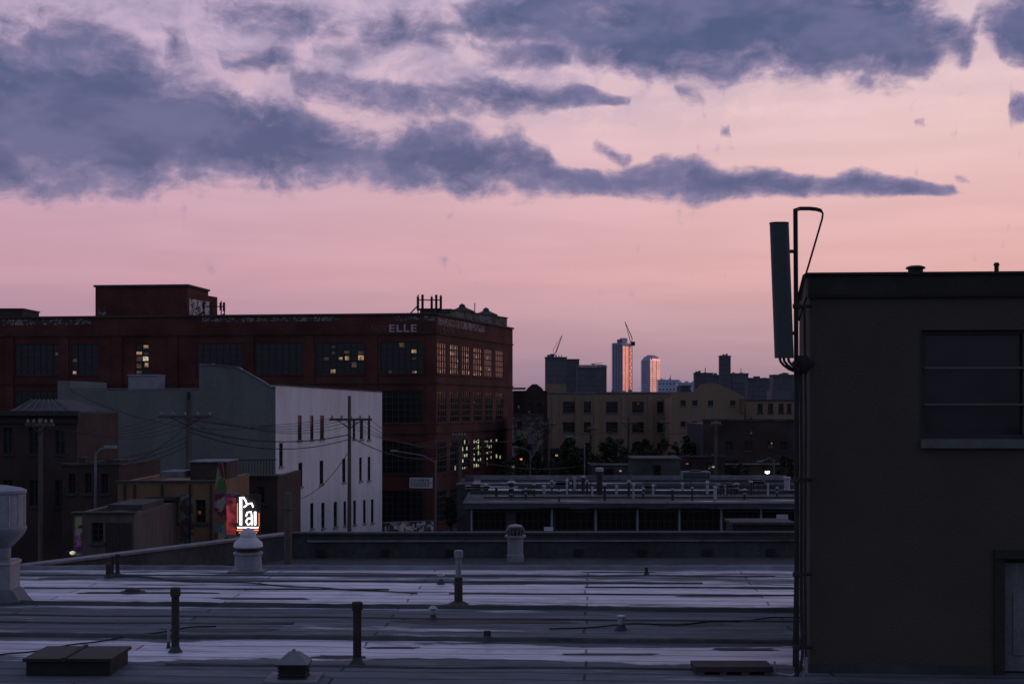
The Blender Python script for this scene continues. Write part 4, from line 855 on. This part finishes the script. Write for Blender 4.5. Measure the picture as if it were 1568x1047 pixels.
# broken scud is allowed only high up on the left and centre
scud=mth('MULTIPLY',smap(V,400,500),smap(U,420,120))
acc=mth('MAXIMUM',acc,mth('MULTIPLY_ADD',scud,.72,-1.0))
out=mth('MAXIMUM',smap(V,650,900),smap(mth('ABSOLUTE',U),850,1300))
gen=mth('SUBTRACT',smap(noise(1/500,2.2,3,.6,9).outputs[0],.4,.68,-.5,.55),smap(V,600,250,0,1.2))
acc=mth('ADD',mth('MULTIPLY',acc,mth('SUBTRACT',1.0,out)),mth('MULTIPLY',gen,out))
fb_=noise(1/80,1.7,7,.60,1.7,vec=wuv)
fb2=noise(1/24,1.5,4,.6,7.7,vec=wuv)
dens=mth('MULTIPLY_ADD',mth('SUBTRACT',fb_.outputs[0],.5),2.1,acc)
dens=mth('MULTIPLY_ADD',mth('SUBTRACT',fb2.outputs[0],.5),.6,dens)
cov=smap(dens,-.32,.55); core=smap(dens,.05,1.15)
cr=N.new('ShaderNodeValToRGB'); L.new(mth('DIVIDE',V,700.0),cr.inputs[0]); E=cr.color_ramp.elements
G=[(0,(.26,.18,.25)),(.06,(.37,.25,.33)),(.16,(.53,.33,.39)),(.28,(.71,.41,.44)),(.41,(.74,.455,.50)),(.62,(.78,.55,.60)),(.80,(.69,.53,.64)),(1,(.57,.46,.62))]
E[0].position=0;E[0].color=(*G[0][1],1);E[1].position=1;E[1].color=(*G[-1][1],1)
for p,c in G[1:-1]:
    k=E.new(p); k.color=(*c,1)
sky=mixc(smap(U,-800,800,0,1),mixc(1.0,cr.outputs[0],(.82,.80,.92),'MULTIPLY'),mixc(1.0,cr.outputs[0],(1.07,1.05,.95),'MULTIPLY'))
streak=smap(noise(1/320,8,2,.5,4).outputs[0],.35,.7,.97,1.03)
vs_=N.new('ShaderNodeVectorMath'); vs_.operation='SCALE'; L.new(sky,vs_.inputs[0]); L.new(streak,vs_.inputs['Scale']); sky=vs_.outputs[0]
veil=mth('MULTIPLY',smap(V,360,520),mth('MULTIPLY',smap(fb_.outputs[0],.30,.60),smap(U,650,-150,.2,.8)))
sky=mixc(veil,sky,(.42,.345,.50))
zen=mixc(smap(V,1400,3400),(.23,.29,.52),(.18,.26,.50))
sky=mixc(smap(V,650,1300),sky,zen)
back=smap(mth('ABSOLUTE',U),1900,4200); sky=mixc(mth('MULTIPLY',back,.92),sky,(.145,.185,.29))
# afterglow where the sun has gone down, off to the right
glow=mth('MULTIPLY',mth('MULTIPLY',smap(U,900,1400),smap(U,3000,2200)),smap(mth('ABSOLUTE',V),480,60))
sky=mixc(glow,sky,(1.15,.50,.42))
shade=noise(1/150,2.2,3,.6,21,vec=wuv)
cl=mixc(core,(.33,.265,.41),mixc(smap(shade.outputs[0],.32,.68),(.085,.108,.225),(.150,.155,.295)))
cl=mixc(smap(V,300,560,.25,0,'LINEAR'),cl,(.21,.165,.28))
sky=mixc(cov,sky,cl)
sky=mixc(smap(V,-60,0),(.035,.035,.04),sky)
nish=N.new('ShaderNodeTexSky'); nish.sky_type='NISHITA'; nish.sun_disc=False; nish.sun_elevation=math.radians(1.0); nish.sun_rotation=math.radians(70); 
ns=N.new('ShaderNodeVectorMath'); ns.operation='SCALE'; L.new(nish.outputs[0],ns.inputs[0]); ns.inputs['Scale'].default_value=.004
fin=N.new('ShaderNodeVectorMath'); fin.operation='ADD'; L.new(sky,fin.inputs[0]); L.new(ns.outputs[0],fin.inputs[1])
L.new(fin.outputs[0],bg.inputs['Color']); bg.inputs['Strength'].default_value=1.0
sl=bpy.data.lights.new('sun','SUN'); sl.energy=.04; sl.angle=math.radians(20); sl.color=(1,.7,.6)
so=bpy.data.objects.new('sun',sl); S.collection.objects.link(so)
dv=Vector((math.sin(math.radians(70)),math.cos(math.radians(70)),math.sin(math.radians(3)))); so.rotation_euler=dv.to_track_quat('Z','Y').to_euler()
cd=bpy.data.cameras.new('camera'); cd.lens=50; cd.sensor_width=36; cd.shift_y=96.5/1568; cd.clip_end=20000; cd.clip_start=.1
co=bpy.data.objects.new('camera',cd); S.collection.objects.link(co); co.location=(0,0,H); co.rotation_euler=(math.pi/2,0,0); S.camera=co
